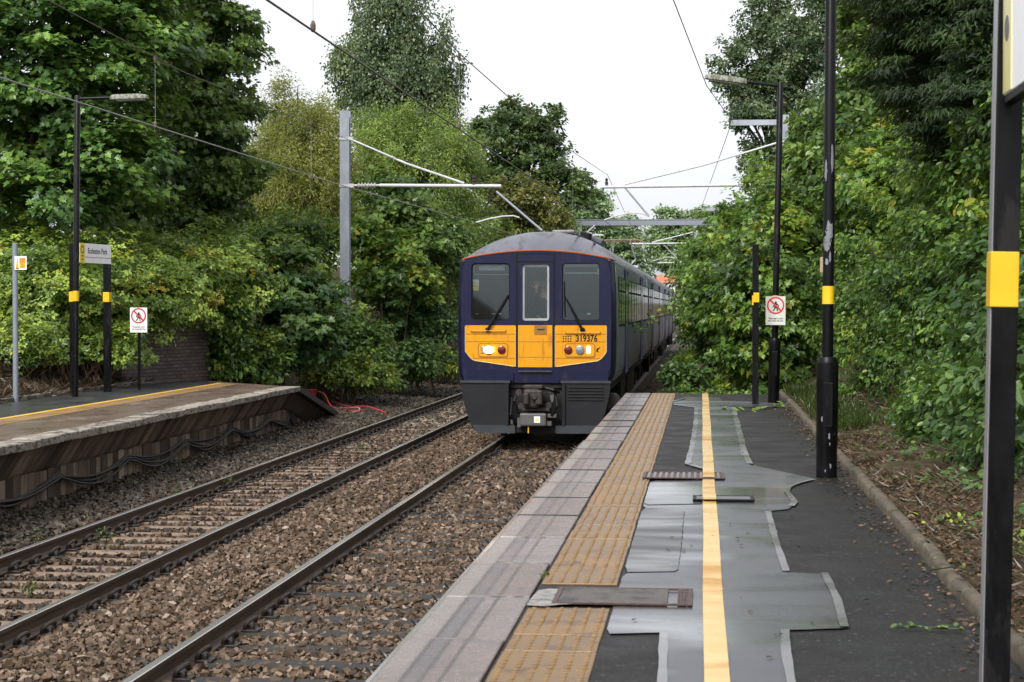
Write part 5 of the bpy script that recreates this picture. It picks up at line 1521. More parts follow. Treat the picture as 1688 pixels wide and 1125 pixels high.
mb = MB(); mb.lathe([(.088, 1.655), (.094, 1.69), (.088, 1.735), (.06, 1.775), (.02, 1.79)], (0, .005, 0), 18); mb.v = [(x, y * 1.12 + (.02 if z < 1.7 and y < 0 else 0), z) for x, y, z in mb.v]; mb.build('hair', hairm, person, smooth=True)
mb = MB(); mb.tube([(0, -.105, 1.655), (0, -.132, 1.625), (0, -.11, 1.615)], [.010, .015, .012], 8)
for s in (-1, 1): mb.lathe([(.004, -.012), (.020, -.006), (.024, .006), (.01, .012)], (s * .088, 0.0, 1.64), 8, axis='X')
mb.build('nose_and_ears', skin, person, smooth=True)
mb = MB()
for s in (-1, 1): mb.lathe([(.013, -.108), (.013, -.094)], (s * .032, 0, 1.652), 10, axis='Y')
mb.box((0, -.104, 1.590), (.05, .012, .010), bev=.003); mb.build('eyes_and_mouth', hairm, person)

# ------------------------------------------------------------------ overhead line equipment


def wire(name, label, pts, r, mat, sag=0.0, group=None, droppers=None, low=None):
    q = []
    for a, b in zip(pts, pts[1:]):
        a = Vector(a); b = Vector(b); n = 14
        for i in range(n):
            t = i / n; p = a.lerp(b, t); p.z -= sag * 4 * t * (1 - t) * (b - a).length / 50; q.append(p)
    q.append(Vector(pts[-1])); root = thing(name, label, 'overhead wire', q[0], 0, group)
    mb = MB(); mb.tube(q, r, 6); mb.build('wire', mat, root, world=True, smooth=True)
    return root, q


def mast(name, label, base, ztop, w, tube_z, tube_end, tie_z, tie_x, reg, steady, ins_side, bracket=None, pid=True):
    root = thing(name, label, 'catenary mast', base); s = ins_side; bx, by, bz = base
    mb = MB(); zt = ztop - bz                              # H section column
    for y in (-.105, .105): mb.box((0, y, zt / 2), (w, .018, zt))
    mb.box((0, 0, zt / 2), (.014, .19, zt)); mb.build('column', M['galv'], root)
    mb = MB(); tz = tube_z - bz; x0 = s * (w / 2); ex = tube_end - bx
    mb.box((s * (w / 2 + .06), -.13, tz), (.14, .05, .10)); mb.box((s * (w / 2 + .05), -.13, tie_z - bz), (.12, .05, .10)); mb.box((0, -.125, tz), (w + .04, .02, .06)); mb.box((0, -.125, tie_z - bz), (w + .04, .02, .05)); mb.build('clamp', M['galv_light'], root)
    mb = MB(); prof = [(.03, s * (w / 2 + .13))]
    for i in range(6): a = w / 2 + .26 + i * .085; prof += [(.035, s * (a - .03)), (.075, s * a), (.075, s * (a + .012)), (.035, s * (a + .03))]
    prof += [(.03, s * (w / 2 + .85))]; mb.lathe(prof, (0, -.13, tz), 14, axis='X'); mb.build('insulator', M['insul'], root, smooth=True)
    mb = MB(); mb.tube([(s * (w / 2 + .82), -.13, tz), (ex, -.13, tz - .04)], .047, 12); mb.build('cantilever_tube', M['galv_light'], root, smooth=True)
    mb = MB(); mb.tube([(x0, -.13, tie_z - bz), ((x0 + tie_x - bx) / 2, -.13, (tie_z - bz + tz) / 2 - .05), (tie_x - bx, -.13, tz + .04)], .030, 8); mb.build('tie_rod', M['galv_light'], root, smooth=True)
    mb = MB(); mx = -2.95 - bx if s < 0 else -5.97 - bx; mb.lathe([(.06, tz + .02), (.04, tz + .06), (.055, tz + .10), (.03, tz + .14), (.05, tz + .19), (.02, tz + .24)], (mx, -.13, 0), 12); mb.build('wire_support', M['coupler'], root)
    if reg:
        mb = MB(); mb.tube([(reg[0][0] - bx, -.13, reg[0][1] - bz), (reg[1][0] - bx, -.13, reg[1][1] - bz)], .030, 8); mb.build('registration_arm', M['galv'], root, smooth=True)
        mb = MB(); mb.tube([(x - bx, -.13, z - bz) for x, z in steady], .020, 7); mb.build('steady_arm', M['galv_light'], root, smooth=True)
    if bracket:
        mb = MB(); mb.box(((bracket[0] - bx) / 2, -.02, bracket[1] - bz), (abs(bracket[0] - bx), .1, .17)); mb.build('bracket_beam', M['galv'], root)
    if pid:
        mb = MB(); mb.box((0, -.118, 2.75), (w * .8, .006, .42)); mb.build('number_plate', M['white_sign'], root)
        for i, ch in enumerate(('E3', '07')): text('lettering', ch, .16, (0, -.1225, 2.86 - i * .2), root, M['sign_black'])
    return root


D1 = 49.9
b_ = W(569.5, 507, D1); MX1 = b_.x; MY1 = b_.y
zz = lambda py, d: H + (507 - py) * d / F
def xz(px, py, y):                         # the point seen at px,py on the vertical plane at track distance y
    r = ray(px, py); t = y / r[1]; p = np.array((0, 0, H)) + r * t; return (p[0], p[2])


x_a, _ = xz(826, 310, MY1 - .13)
reg = [xz(818, 316, MY1 - .13), xz(893, 380, MY1 - .13)]; std = [xz(x, y, MY1 - .13) for x, y in ((856, 359), (846, 356), (828, 357), (806, 361), (785, 367))]
mast('catenary_mast', 'tall grey steel mast rising from the left bushes with an insulated cantilever arm', (MX1, MY1, ground_z(MX1, MY1) - .1), xz(569, 183, MY1)[1], 0.25, xz(620, 306, MY1 - .13)[1], x_a, xz(575, 229, MY1 - .13)[1], xz(765, 303, MY1 - .13)[0], reg, std, 1)
b_ = W(1293, 507, 58.0); MX2 = b_.x; MY2 = b_.y
reg = [xz(1029, 308, MY2 - .13), xz(1070, 357, MY2 - .13)]; std = [xz(x, y, MY2 - .13) for x, y in ((1070, 357), (1058, 352), (1040, 351), (1020, 355), (996, 363))]
mast('catenary_mast', 'grey mast in the right hand trees with a long tube arm reaching over the train', (MX2, MY2, ground_z(MX2, MY2) - .1), xz(1293, 190, MY2)[1], 0.24, xz(1100, 306, MY2 - .13)[1], xz(990, 303, MY2 - .13)[0], xz(1280, 234, MY2 - .13)[1], xz(1030, 300, MY2 - .13)[0], reg, std, -1, bracket=xz(1205, 203, MY2), pid=False)
# masts farther down the line
b_ = W(847.5, 507, 104); x3, y3 = b_.x, b_.y
mast('catenary_mast', 'far grey mast top showing just above the train roof on the left', (x3, y3, 0.2), xz(848, 341, y3)[1], 0.33, 6.4, -5.4, 7.4, -5.9, None, None, 1, pid=False)
b_ = W(1236, 507, 108); x4, y4 = b_.x, b_.y
reg = [(-2.2, 6.0), (-1.4, 5.2)]; std = [(-1.4, 5.2), (-2.0, 5.3), (-2.9, 5.05)]
mast('catenary_mast', 'far right mast hidden in bushes with a thin arm above the train roof', (x4, y4, 0.3), xz(1236, 340, y4)[1], 0.26, xz(1100, 401, y4)[1], xz(1038, 401, y4)[0], xz(1180, 366, y4)[1] + .3, xz(1075, 400, y4)[0], reg, std, -1, bracket=xz(1150, 346, y4), pid=False)
b_ = W(1200, 507, 165); x5, y5 = b_.x, b_.y
mast('catenary_mast', 'farthest small mast arm seen against the distant trees', (x5, y5, 0.3), 8.3, 0.3, xz(1100, 433, y5)[1], xz(1084, 433, y5)[0], 7.4, xz(1120, 433, y5)[0], None, None, -1, pid=False)
yg = 118.0; ga = xz(952, 368, yg); gb = xz(1240, 371, yg); root = thing('line_gantry', 'grey flat topped portal gantry spanning the line behind the train', 'gantry', (ga[0], yg, 0))
mb = MB(); zt = ga[1]; span = gb[0] - ga[0]
mb.box((span / 2, 0, zt), (span + .3, .28, .33)); mb.box((span / 2, 0, zt + .19), (span + .5, .34, .04)); mb.build('beam', M['grey_paint'], root)
for x in (0.12, span - .1):
    mb = MB(); mb.box((x, 0, zt / 2 - .1), (.26, .26, zt - .16)); mb.build('leg', M['galv'], root)
mb = MB(); mb.tube([(.3, -.16, zt - .9), (1.1, -.16, zt - .16)], .05, 6); mb.build('brace', M['galv_light'], root)
mb = MB(); mb.box((span * .68, 0, zt - .75), (.2, .2, 1.2)); mb.build('drop_post', M['galv'], root)

cg = 'contact wires'; mg = 'suspended wires above the contact wires'
p1 = xz(440, 0, 13); p2 = xz(996, 363, MY2 - .13)
C1 = [(p1[0] - .02, 2.0, p1[1] - .03), (p1[0], 13.0, p1[1]), (-3.02, 36, 4.72), (p2[0], MY2, p2[1])]
wire('contact_wire', 'dark contact wire over the near track crossing from the top left to the train roof', C1 + [(-2.75, y4, 5.0), (-3.0, 165, 5.0), (-2.9, 240, 5.0)], 0.009, M['wire'])
m1 = xz(675, 0, 19); m2 = xz(760, 91, 23); m3 = xz(1001, 288, MY2 - .13)
r_, q_ = wire('catenary_wire', 'upper dark wire descending from the top centre to the right hand arm', [(m1[0], 3, 5.62), (m1[0], 19, m1[1]), (m2[0], 23, m2[1]), (-2.95, 40, 5.85), (m3[0], MY2, m3[1])], 0.007, M['wire'])
wire('catenary_wire', 'upper dark wire continuing from the right hand arm to the farther masts', [(m3[0], MY2, m3[1]), (-2.95, y4 - 25, 5.6), (-2.9, y4, 6.6), (-2.9, 165, 6.6)], 0.009, M['wire'])
p1 = xz(0, 128, 16.5); p2 = xz(560, 305, 31.5); p3 = xz(785, 367, MY1 - .13)
wire('contact_wire', 'pale contact wire over the far track slanting past the left lamp post', [(p1[0], 4, p1[1] - .02), (p1[0], 16.5, p1[1]), (p2[0], 31.5, p2[1]), (p3[0], MY1, p3[1]), (-5.8, y3, 5.0), (-6, 200, 5.0)], 0.0075, M['wire_grey'])
p1 = xz(78, 0, 17.2); p2 = xz(300, 118, 21.8); p3 = xz(784, 292, MY1 - .13)
wire('catenary_wire', 'thin upper wire of the far track crossing the big left tree', [(p1[0], 4, 5.35), (p1[0], 17.2, p1[1]), (p2[0], 21.8, p2[1]), (-5.97, 36, 5.3), (p3[0], MY1, p3[1]), (-5.95, 78, 5.3), (-5.9, y3, 6.5)], 0.0045, M['wire'])
a = xz(1110, 0, 34); b = xz(1165, 142, 47); c = xz(1207, 200, MY2)
wire('feeder_wire', 'thin dark feeder wire slanting down past the right lamp head to the bracket beam', [(a[0] - 1.1, 14, a[1] + .25), (a[0], 34, a[1]), (b[0], 47, b[1]), (c[0], MY2, c[1])], 0.011, M['wire'])
b = xz(1155, 337, 100)
wire('feeder_wire', 'faint grey feeder wire running on beyond the bracket beam across the white sky', [(c[0], MY2, c[1]), (b[0] + .1, 100, b[1]), (x4 - 1.2, y4, 8.0)], 0.012, M['wire_thin'])


def dropper(label, x, y, z0, z1, clampx=True):
    root = thing('dropper', label, 'dropper wire', (x, y, z0)); mb = MB(); mb.tube([(0, 0, 0), (0, 0, z1 - z0)], .0022, 5); mb.build('wire', M['wire_thin'], root)
    mb = MB(); mb.lathe([(.012, -.03), (.022, -.01), (.022, .03), (.010, .06)], seg=8); mb.build('clip', M['wire'], root)
    mb = MB(); mb.lathe([(.010, z1 - z0 - .06), (.018, z1 - z0 - .02), (.018, z1 - z0 + .02)], seg=8); mb.build('clip', M['wire'], root)


x, z = xz(516, 47, 14.6); dropper('short dropper with looped clip hanging at the top beside the tall birch', x, 14.6, z, z + 1.05)
x, z = xz(757, 91, 23); dropper('dropper hanging from the upper wire right of the tall birch', x, 23, 4.62, z)
x, z = xz(256, 208, 22.2); dropper('dropper hanging before the big left tree', x, 22.2, z, z + .82)
x, z = xz(513, 293, 28.9); dropper('dropper before the yellowish willow left of the mast', x, 28.9, z, z + .85)
x, z = xz(944, 258, 50); dropper('tiny dropper beside the right hand arm against the sky', x, 50, 4.9, z)

# ------------------------------------------------------------------ vegetation
def B(px, py, d, r): return (tuple(W(px, py, d)), r)


def below(px, d, dz=-0.1):
    p = W(px, 507, d); return (p.x, p.y, ground_z(p.x, p.y) + dz)


# --- left: big sycamores on the bank
tree('sycamore_tree', 'large dark green sycamore with big lobed leaves filling the top left corner', below(30, 41),
     [B(60, 190, 40, (2.3, 2.2, 2.4)), B(170, 110, 40.5, (1.9, 2.0, 1.9)), B(-30, 60, 40, (2.2, 2.2, 2.4)), B(120, -60, 41, (2.6, 2.2, 2.2)), B(240, 20, 42, (1.5, 1.6, 1.6)), B(190, 260, 39.5, (1.35, 1.4, 1.2)), B(50, 320, 39, (1.9, 1.5, .9))],
     'lf_syc', 'maple', 0.155, 560, 80, 0.48, 11, r0=0.28, limbs=26, droop=0.5, flat=0.45, upn=0.95, outn=0.55, rnd=0.42)
tree('sycamore_tree', 'darker narrower sycamore right of the left lamp head behind the olive willow', below(300, 47),
     [B(290, 250, 46, (2.0, 2.0, 2.4)), B(320, 110, 47, (1.6, 1.8, 1.9)), B(350, 60, 47.5, (1.1, 1.3, 1.6)), B(368, 175, 47.5, (.75, 1.2, 1.1)), B(355, 300, 46, (.9, 1.2, 1.3)), B(300, -30, 47, (1.6, 1.7, 1.5)), B(240, 370, 45, (1.9, 1.6, .9))],
     'lf_dark', 'maple', 0.14, 500, 70, 0.42, 12, r0=0.25, limbs=22, tone_bias=0.12, droop=0.45, flat=0.5)
# --- willow-like trees and others behind
tree('willow_tree', 'yellowish olive feathery willow left of the tall steel mast', below(480, 58),
     [B(470, 330, 57, (1.75, 1.6, 1.9)), B(500, 235, 58, (1.35, 1.4, 1.35)), B(450, 250, 58, (.8, 1.0, 1.1)), B(463, 180, 58.5, (.5, .7, .9)), B(540, 300, 58, (1.0, 1.2, 1.5)), B(525, 200, 59, (.6, .8, .6))],
     'lf_olive', 'slim', 0.125, 560, 100, 0.40, 13, r0=0.10, limbs=40, upn=0.35, outn=0.6, rnd=0.8, droop=0.25, flat=1.0, fill=0.9)
tree('willow_tree', 'bright yellow green willow behind the steel mast cantilever', below(680, 66),
     [B(660, 330, 65, (2.3, 1.9, 2.6)), B(700, 250, 66, (1.9, 1.7, 1.6)), B(640, 230, 66, (1.2, 1.4, 1.2)), B(755, 330, 67, (1.0, 1.2, 1.6)), B(620, 290, 65, (1.0, 1.2, 1.6)), B(770, 260, 67, (.45, .7, .8))],
     'lf_willow', 'slim', 0.145, 680, 100, 0.45, 14, r0=0.14, limbs=34, upn=0.4, outn=0.6, rnd=0.75, droop=0.5, flat=0.9)
tree('maple_tree', 'small dark sycamore shrub tree below the cantilever arm', below(665, 60),
     [B(665, 375, 58.5, (1.0, 1.0, 1.3)), B(645, 330, 59, (.8, .9, .9)), B(700, 420, 58, (.9, .9, .8))], 'lf_dark', 'maple', 0.16, 110, 55, 0.38, 15, r0=0.08, limbs=12, tone_bias=0.08)
tree('birch_tree', 'tall drooping grey green birch rising above the top edge of the photo', below(650, 80),
     [B(640, 110, 80, (2.2, 2.0, 2.4)), B(690, 90, 80, (1.6, 1.7, 2.4)), B(600, 120, 80, (1.3, 1.5, 2.2)), B(640, -10, 80, (1.7, 1.7, 2.4)), B(730, 145, 80, (.9, 1.1, 1.6)), B(650, -110, 80, (1.2, 1.3, 2.0)), B(560, 95, 80, (.5, .8, 1.2)), B(755, 105, 80, (.35, .5, .5)), B(650, 190, 80, (1.9, 1.8, 1.0)), B(735, 215, 80, (.6, .7, 1.1))],
     'lf_birch', 'small', 0.14, 760, 70, 0.38, 16, r0=0.22, bark='bark', limbs=40, upn=0.3, outn=0.6, rnd=0.7, droop=0.9, flat=1.3, hang=0.55)
tree('oak_tree', 'round dark oak against the white sky above the train roof', below(880, 110),
     [B(845, 225, 110, (2.3, 2.2, 1.9)), B(890, 235, 110, (1.6, 1.8, 1.6)), B(800, 215, 111, (.9, 1.3, 1.1)), B(905, 195, 110, (.8, 1.0, .8)), B(850, 190, 110, (1.2, 1.3, .8)), B(865, 290, 109, (2.9, 2.2, 1.6)), B(930, 300, 109, (1.5, 1.5, 1.0)), B(950, 330, 108, (1.1, 1.2, 1.0)), B(800, 290, 110, (1.4, 1.5, 1.5))],
     'lf_oak', 'small', 0.25, 400, 55, 0.52, 17, r0=0.3, limbs=36, upn=0.8, flat=0.55, droop=.2)
tree('hawthorn_tree', 'low rust tinged tree below the dark oak left of the train roof', below(860, 90),
     [B(865, 325, 90, (1.5, 1.3, .95)), B(900, 360, 90, (1.3, 1.2, .9)), B(840, 365, 90, (1.2, 1.2, .9)), B(820, 320, 90, (.6, .8, .7))], 'lf_rust', 'small', 0.18, 170, 55, 0.38, 18, r0=0.1, tone_bias=-0.03)
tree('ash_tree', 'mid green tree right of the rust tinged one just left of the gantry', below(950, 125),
     [B(975, 350, 125, (1.5, 1.5, 1.6)), B(940, 370, 124, (1.5, 1.5, 1.1)), B(985, 330, 126, (.8, 1.0, .8))], 'lf_far_haze', 'small', 0.24, 170, 50, 0.45, 19, r0=0.15, tone_bias=-0.10)
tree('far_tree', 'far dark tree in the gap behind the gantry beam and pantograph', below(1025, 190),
     [B(1020, 390, 190, (2.6, 2, 2.2)), B(1040, 410, 188, (1.6, 2, 2.0)), B(1005, 372, 190, (1.2, 1.2, .9)), B(1020, 450, 188, (3.4, 2, 2.0))], 'lf_far_haze', 'small', 0.36, 220, 45, 0.7, 20, r0=0.2, tone_bias=-0.16)
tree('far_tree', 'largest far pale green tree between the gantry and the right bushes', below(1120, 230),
     [B(1110, 385, 230, (3.2, 2.5, 2.3)), B(1145, 370, 230, (3.0, 2.5, 2.2)), B(1085, 405, 229, (1.5, 2, 1.6)), B(1175, 365, 230, (2.4, 2.5, 2.0)), B(1130, 430, 228, (4.5, 2.5, 2.0)), B(1100, 352, 230, (1.2, 1.2, .8))], 'lf_far_haze', 'small', 0.42, 380, 45, 0.8, 21, r0=0.3, tone_bias=-0.02)
tree('far_tree', 'low far trees beside the red roof at the end of the line', below(1150, 180), [B(1150, 440, 180, (2.2, 2, 1.6)), B(1180, 420, 178, (2.2, 2, 2.4)), B(1120, 440, 182, (1.0, 1, .8))], 'lf_far_haze', 'small', 0.34, 170, 45, 0.6, 22, r0=0.15, tone_bias=-0.12)

# --- left bank
gb_ = 'bramble mounds covering the left bank'
specs = [(10, 470, 37.2, 'bramble mound behind the grey warning post at the left edge'), (85, 505, 36.6, 'bramble mound directly left of the left lamp post'), (150, 470, 38.2, 'bramble mound behind the station name board'),
         (215, 490, 39.3, 'bramble mound behind the no walking sign on the left'), (285, 475, 40.6, 'bramble mound topping the dark brick wall'), (350, 470, 42, 'bramble mound between brick wall and the dark sycamore sapling'),
         (40, 425, 39.5, 'upper bramble mound under the big sycamore'), (230, 432, 41.5, 'upper bramble mound above the name board'), (330, 425, 44, 'upper bramble mound below the darker sycamore'), (420, 430, 46, 'upper bramble mound left of the steel mast')]
for i, (px, py, d, lb) in enumerate(specs):
    bush('bramble_bush', 'yellow green ' + lb, W(px, py, d), (1.35, 1.15, 1.0 if py > 440 else .75), 'lf_bramble', 'trifol', 0.155, 150, 34, 0.34, 100 + i, group=gb_, zmin=-0.8, upn=0.8, outn=0.8, rnd=0.5,
         tone_bias=(-.04, .02, .0, -.03, .03, .0, .04, .0, -.06, -.02)[i])
for i, (px, py, d, lb) in enumerate([(25, 570, 34.8, 'low weedy bramble at the foot of the bank behind the grey warning post'), (150, 575, 36.6, 'low weedy bramble at the bank foot between the name board posts')]):
    bush('bramble_bush', lb, W(px, py, d), (1.1, .6, .55), 'lf_bramble', 'trifol', 0.13, 70, 26, 0.26, 130 + i, group=gb_, zmin=-0.5, tone_bias=-.05)
bush('ivy_bush', 'glossy ivy curtain hanging over the right end of the brick wall', W(358, 545, 41.4), (.72, .6, 1.05), 'lf_hazel', 'oval', 0.12, 120, 44, 0.26, 140, hang=.15, tone_bias=-.02)
bush('ivy_bush', 'low ivy clump between the brick wall and the platform ramp', W(400, 590, 42.5), (.95, .7, .75), 'lf_hazel', 'oval', 0.12, 120, 44, 0.26, 141, tone_bias=-.04)
bush('sycamore_sapling', 'dark blue green sycamore sapling with large leaves at the end of the left platform', W(480, 500, 45), (1.05, 1.0, 1.35), 'lf_cool', 'maple', 0.17, 140, 54, 0.36, 142, tone_bias=.02, extra=[B(450, 440, 46, (.9, .9, .7)), B(505, 570, 44.5, (.8, .8, .8))], flat=.4)
bush('shrub', 'bright fresh green shrub just right of the steel mast foot', W(632, 450, 52.5), (1.1, 1.0, 1.2), 'lf_hazel', 'maple', 0.15, 130, 48, 0.33, 143, tone_bias=.10, extra=[B(600, 400, 53, (.7, .8, .8)), B(680, 470, 53, (.9, .9, .9))])
bush('shrub', 'mid green shrub hiding the foot of the steel mast', W(570, 560, 48), (1.15, .9, .85), 'lf_hazel', 'oval', 0.14, 150, 46, 0.32, 144, tone_bias=-.02, extra=[B(540, 500, 49, (.5, .7, .8))])
bush('shrub', 'yellowing low shrub above the red cable box', W(560, 615, 46.8), (1.25, .7, .5), 'lf_bramble', 'oval', 0.11, 110, 40, 0.26, 145, tone_bias=-.06)
bush('shrub', 'dark round shrub closest to the left side of the train', W(700, 540, 54), (1.0, .9, 1.2), 'lf_cool', 'oval', 0.14, 150, 46, 0.32, 146, tone_bias=-.07, extra=[B(670, 600, 52, (.9, .8, .7)), B(655, 520, 53, (.8, .8, .9))])
bush('shrub', 'pale green shrub at the trackside beside the train corner', W(742, 520, 63), (.75, .9, 1.3), 'lf_willow', 'oval', 0.14, 110, 42, 0.32, 147, extra=[B(730, 460, 65, (.9, .9, 1.0))])
bush('shrub', 'grassy weeds at the trackside just left of the train', W(735, 600, 60), (.8, .9, .45), 'lf_bramble', 'slim', 0.16, 70, 40, 0.3, 148, tone_bias=-.02)
bush('shrub', 'tall bushy shrub below the yellow green willow', W(720, 410, 62), (1.2, 1.1, 1.3), 'lf_dark', 'oval', 0.15, 140, 46, 0.38, 149, tone_bias=.12)
bush('shrub', 'olive shrub at the foot of the olive willow', W(480, 400, 53), (1.5, 1.2, .9), 'lf_hazel', 'oval', 0.13, 150, 44, 0.36, 150, tone_bias=.0)

# --- right hand hedge: X about 2.4 outwards
gh = 'leafy shrubs forming the right hand hedge'
right = [  # x, y, z, (rx, ry, rz), mat, shape, size, bias (hedge shade put into low shrubs' leaf tone), label
    (3.25, 14.2, 2.0, (.75, 1.5, 1.0), 'lf_cool', 'oval', .12, -.02, 'soft bramble shrub with pale grey green leaves left of the close right post'),
    (3.1, 17.0, 1.9, (.75, 1.5, 1.05), 'lf_cool', 'oval', .12, .04, 'leafy bramble shrub over the dry grass strip midway along the kerb'),
    (3.35, 19.8, 2.5, (.85, 1.6, 1.35), 'lf_hazel', 'oval', .12, -.05, 'shade darkened shrub right of the chipped lamp post'),
    (3.1, 23.2, 2.3, (.8, 1.8, 1.4), 'lf_hazel', 'oval', .11, -.08, 'shady shrub directly behind the chipped lamp post'),
    (2.9, 26.8, 2.4, (.85, 1.8, 1.5), 'lf_hazel', 'oval', .11, -.03, 'shrub between the two right lamp posts'),
    (2.75, 30.8, 2.4, (.85, 1.8, 1.5), 'lf_hazel', 'oval', .11, .02, 'shrub behind the no walking sign on the right'),
    (3.9, 17.5, 3.6, (.95, 1.6, 1.0), 'lf_hazel', 'oval', .115, .02, 'tall upper shrub with pale leaf tops left of the close right post'),
    (3.75, 21.5, 3.9, (1.0, 1.8, 1.0), 'lf_hazel', 'oval', .12, .06, 'bright yellow green upper shrub right of the chipped lamp post'),
    (3.5, 25.8, 3.9, (1.0, 1.9, 1.0), 'lf_hazel', 'oval', .12, .06, 'upper shrub seen between the chipped lamp post and the distant one'),
    (3.10, 12.6, 1.25, (.5, 1.2, .45), 'lf_cool', 'oval', .10, -.02, 'low leafy skirt of bramble nearest the close right post'),
    (2.85, 16.6, 1.2, (.42, 1.5, .42), 'lf_cool', 'oval', .10, .0, 'low bramble skirt creeping over the dry grass midway along the kerb'),
    (2.70, 20.5, 1.25, (.40, 1.6, .45), 'lf_hazel', 'oval', .10, -.08, 'low shaded skirt of leaves behind the chipped lamp post'),
    (3.0, 31.0, 4.2, (1.0, 2.0, 1.1), 'lf_hazel', 'maple', .16, .10, 'tall yellowish shrub rising behind the distant lamp post'),
]
for i, (x, y, z, r, mt, sh, s_, tb, lb) in enumerate(right):
    bush('hedge_shrub', lb, (x, y, z), r, mt, sh, s_ * (.74 if sh != 'oval' or mt == 'lf_hazel' else .95), 260, 66 if mt == 'lf_hazel' else 46, 0.27, 200 + i, zbase=ground_z(x, y), group=gh, tone_bias=tb, zmin=-.9, upn=.7, outn=.7, rnd=.6, flat=.55, stems=14, rough=.75)
bend = [((1.4, 38.5, 2.2), (1.15, 1.8, 1.7), .04, 'tall hedge shrub beyond the platform end behind the short black post'), ((1.7, 41, 3.9), (1.2, 1.8, 1.2), .10, 'yellow green shrub top above the short black post'),
        ((.85, 45, 2.2), (1.15, 2.2, 1.8), .02, 'hedge shrub beside the train beyond the platform end'), ((1.2, 50, 3.5), (1.4, 2.5, 1.5), .02, 'farther hedge shrub leaning towards the train roof'),
        ((.5, 57, 2.6), (1.3, 3, 1.9), -.06, 'dark far hedge shrub touching the train side'), ((1.6, 66, 4.0), (1.9, 3, 2.0), -.06, 'farthest hedge shrub below the grey arms'),
        ((2.6, 47, 5.2), (1.2, 2, 1.3), .06, 'shrub top hiding the foot of the right mast')]
for i, (c, r, tb, lb) in enumerate(bend):
    bush('hedge_shrub', lb, c, r, 'lf_hazel', 'maple' if i != 4 else 'oval', .125, 300, 56, 0.34, 230 + i, zbase=ground_z(c[0], c[1]), group=gh, tone_bias=tb, zmin=-.9, upn=.7, outn=.7, rnd=.6, flat=.55, stems=14, rough=.7)
bush('bramble_bush', 'pale leaved bramble clump at the platform end corner by the train', W(1128, 622, 38), (.38, .6, .30), 'lf_cool', 'oval', .11, 50, 30, .2, 245, zbase=-.05, tone_bias=.10, group=gh)
bush('weed_patch', 'low leafy weeds along the end of the near platform', (0.55, 34.6, .62), (1.3, .7, .28), 'lf_hazel', 'oval', .10, 90, 34, .2, 246, zbase=.3, tone_bias=.02)
# a bramble branch reaching across the train side
root = thing('bramble_branch', 'thin leafy branch reaching out of the hedge across the train side', 'branch', W(1130, 500, 43)); rng = np.random.default_rng(4)
pts = [W(1130, 498, 43), W(1110, 505, 42.5), W(1090, 515, 42), W(1065, 535, 41.5), W(1045, 545, 41)]
mb = MB(); mb.tube(pts, [.012, .01, .008, .006, .003], 5); mb.build('stem', M['twig'], root, world=True)
P = np.array([np.array(pts[i].lerp(pts[i + 1], t)) for i in range(4) for t in rng.random(13)]) + rng.normal(0, .05, (52, 3)) - np.array(root.location)
link('leaves', leaf_mesh('leaves', P, rng.normal(0, .5, (52, 3)) + np.array((0, -.3, .8)), rng.normal(0, 1, (52, 3)) + np.array((0, 0, -.4)), .09 + .07 * rng.random(52), np.clip(rng.normal(.55, .2, 52), 0, 1), 'oval', M['lf_hazel']), root)

# --- right hand trees
tree('alder_tree', 'tall dark grey green alder behind the right lamp posts', below(1300, 64),
     [B(1270, 130, 64, (1.7, 1.7, 1.9)), B(1330, 90, 64, (1.7, 1.7, 2.0)), B(1240, 180, 64, (1.0, 1.2, 1.1)), B(1250, 60, 64, (.9, 1.1, 1.0)), B(1320, 220, 63, (1.9, 1.7, 1.6)), B(1400, 60, 65, (1.6, 1.6, 1.8)), B(1285, 20, 64, (.8, 1.0, .9)), B(1240, 260, 64, (.55, .8, .9)), B(1370, 0, 65, (1.5, 1.5, 1.3)), B(1205, 140, 64, (.5, .7, .8)), B(1255, 300, 63, (.5, .7, .7)), B(1190, 110, 64, (.35, .5, .4)), B(1225, 200, 64, (.45, .6, .4)), B(1215, 90, 64, (.5, .6, .4)), B(1245, 15, 64, (.3, .5, .3))],
     'lf_alder', 'small', 0.135, 760, 56, 0.33, 31, r0=0.22, limbs=40, upn=.7, droop=.2, flat=.7, rough=.95)
tree('cherry_tree', 'mid green tree with drooping leaves between alder and dark conifer', below(1430, 36),
     [B(1420, 190, 36, (.95, 1.0, 1.1)), B(1470, 120, 36, (.9, 1.0, .9)), B(1400, 260, 35, (.9, 1.0, .8)), B(1450, 240, 34, (.8, .9, .8)), B(1430, 50, 37, (.7, .8, .7)), B(1500, 60, 36, (.8, .9, .9)), B(1360, 210, 37, (.6, .8, .8))],
     'lf_dark', 'oval', 0.15, 300, 50, 0.32, 32, r0=0.14, limbs=24, droop=.8, tone_bias=.12)
tree('conifer_tree', 'very dark feathery conifer hanging over the right hedge behind the close post', (4.6, 22.5, ground_z(4.6, 22.5)),
     [B(1600, 120, 22, (1.0, 1.3, .95)), B(1530, 60, 22.5, (.75, 1.1, .75)), B(1660, 30, 21.5, (1.1, 1.3, .9)), B(1580, -40, 22, (1.2, 1.3, .8)), B(1690, 180, 21, (.9, 1.2, .9)), B(1500, 130, 24, (.4, .6, .5)), B(1620, 230, 22.5, (.9, 1.0, .6))],
     'lf_yew', 'slim', 0.095, 620, 190, 0.30, 33, r0=0.2, limbs=30, upn=.9, outn=.5, rnd=.35, droop=.45, flat=.28)
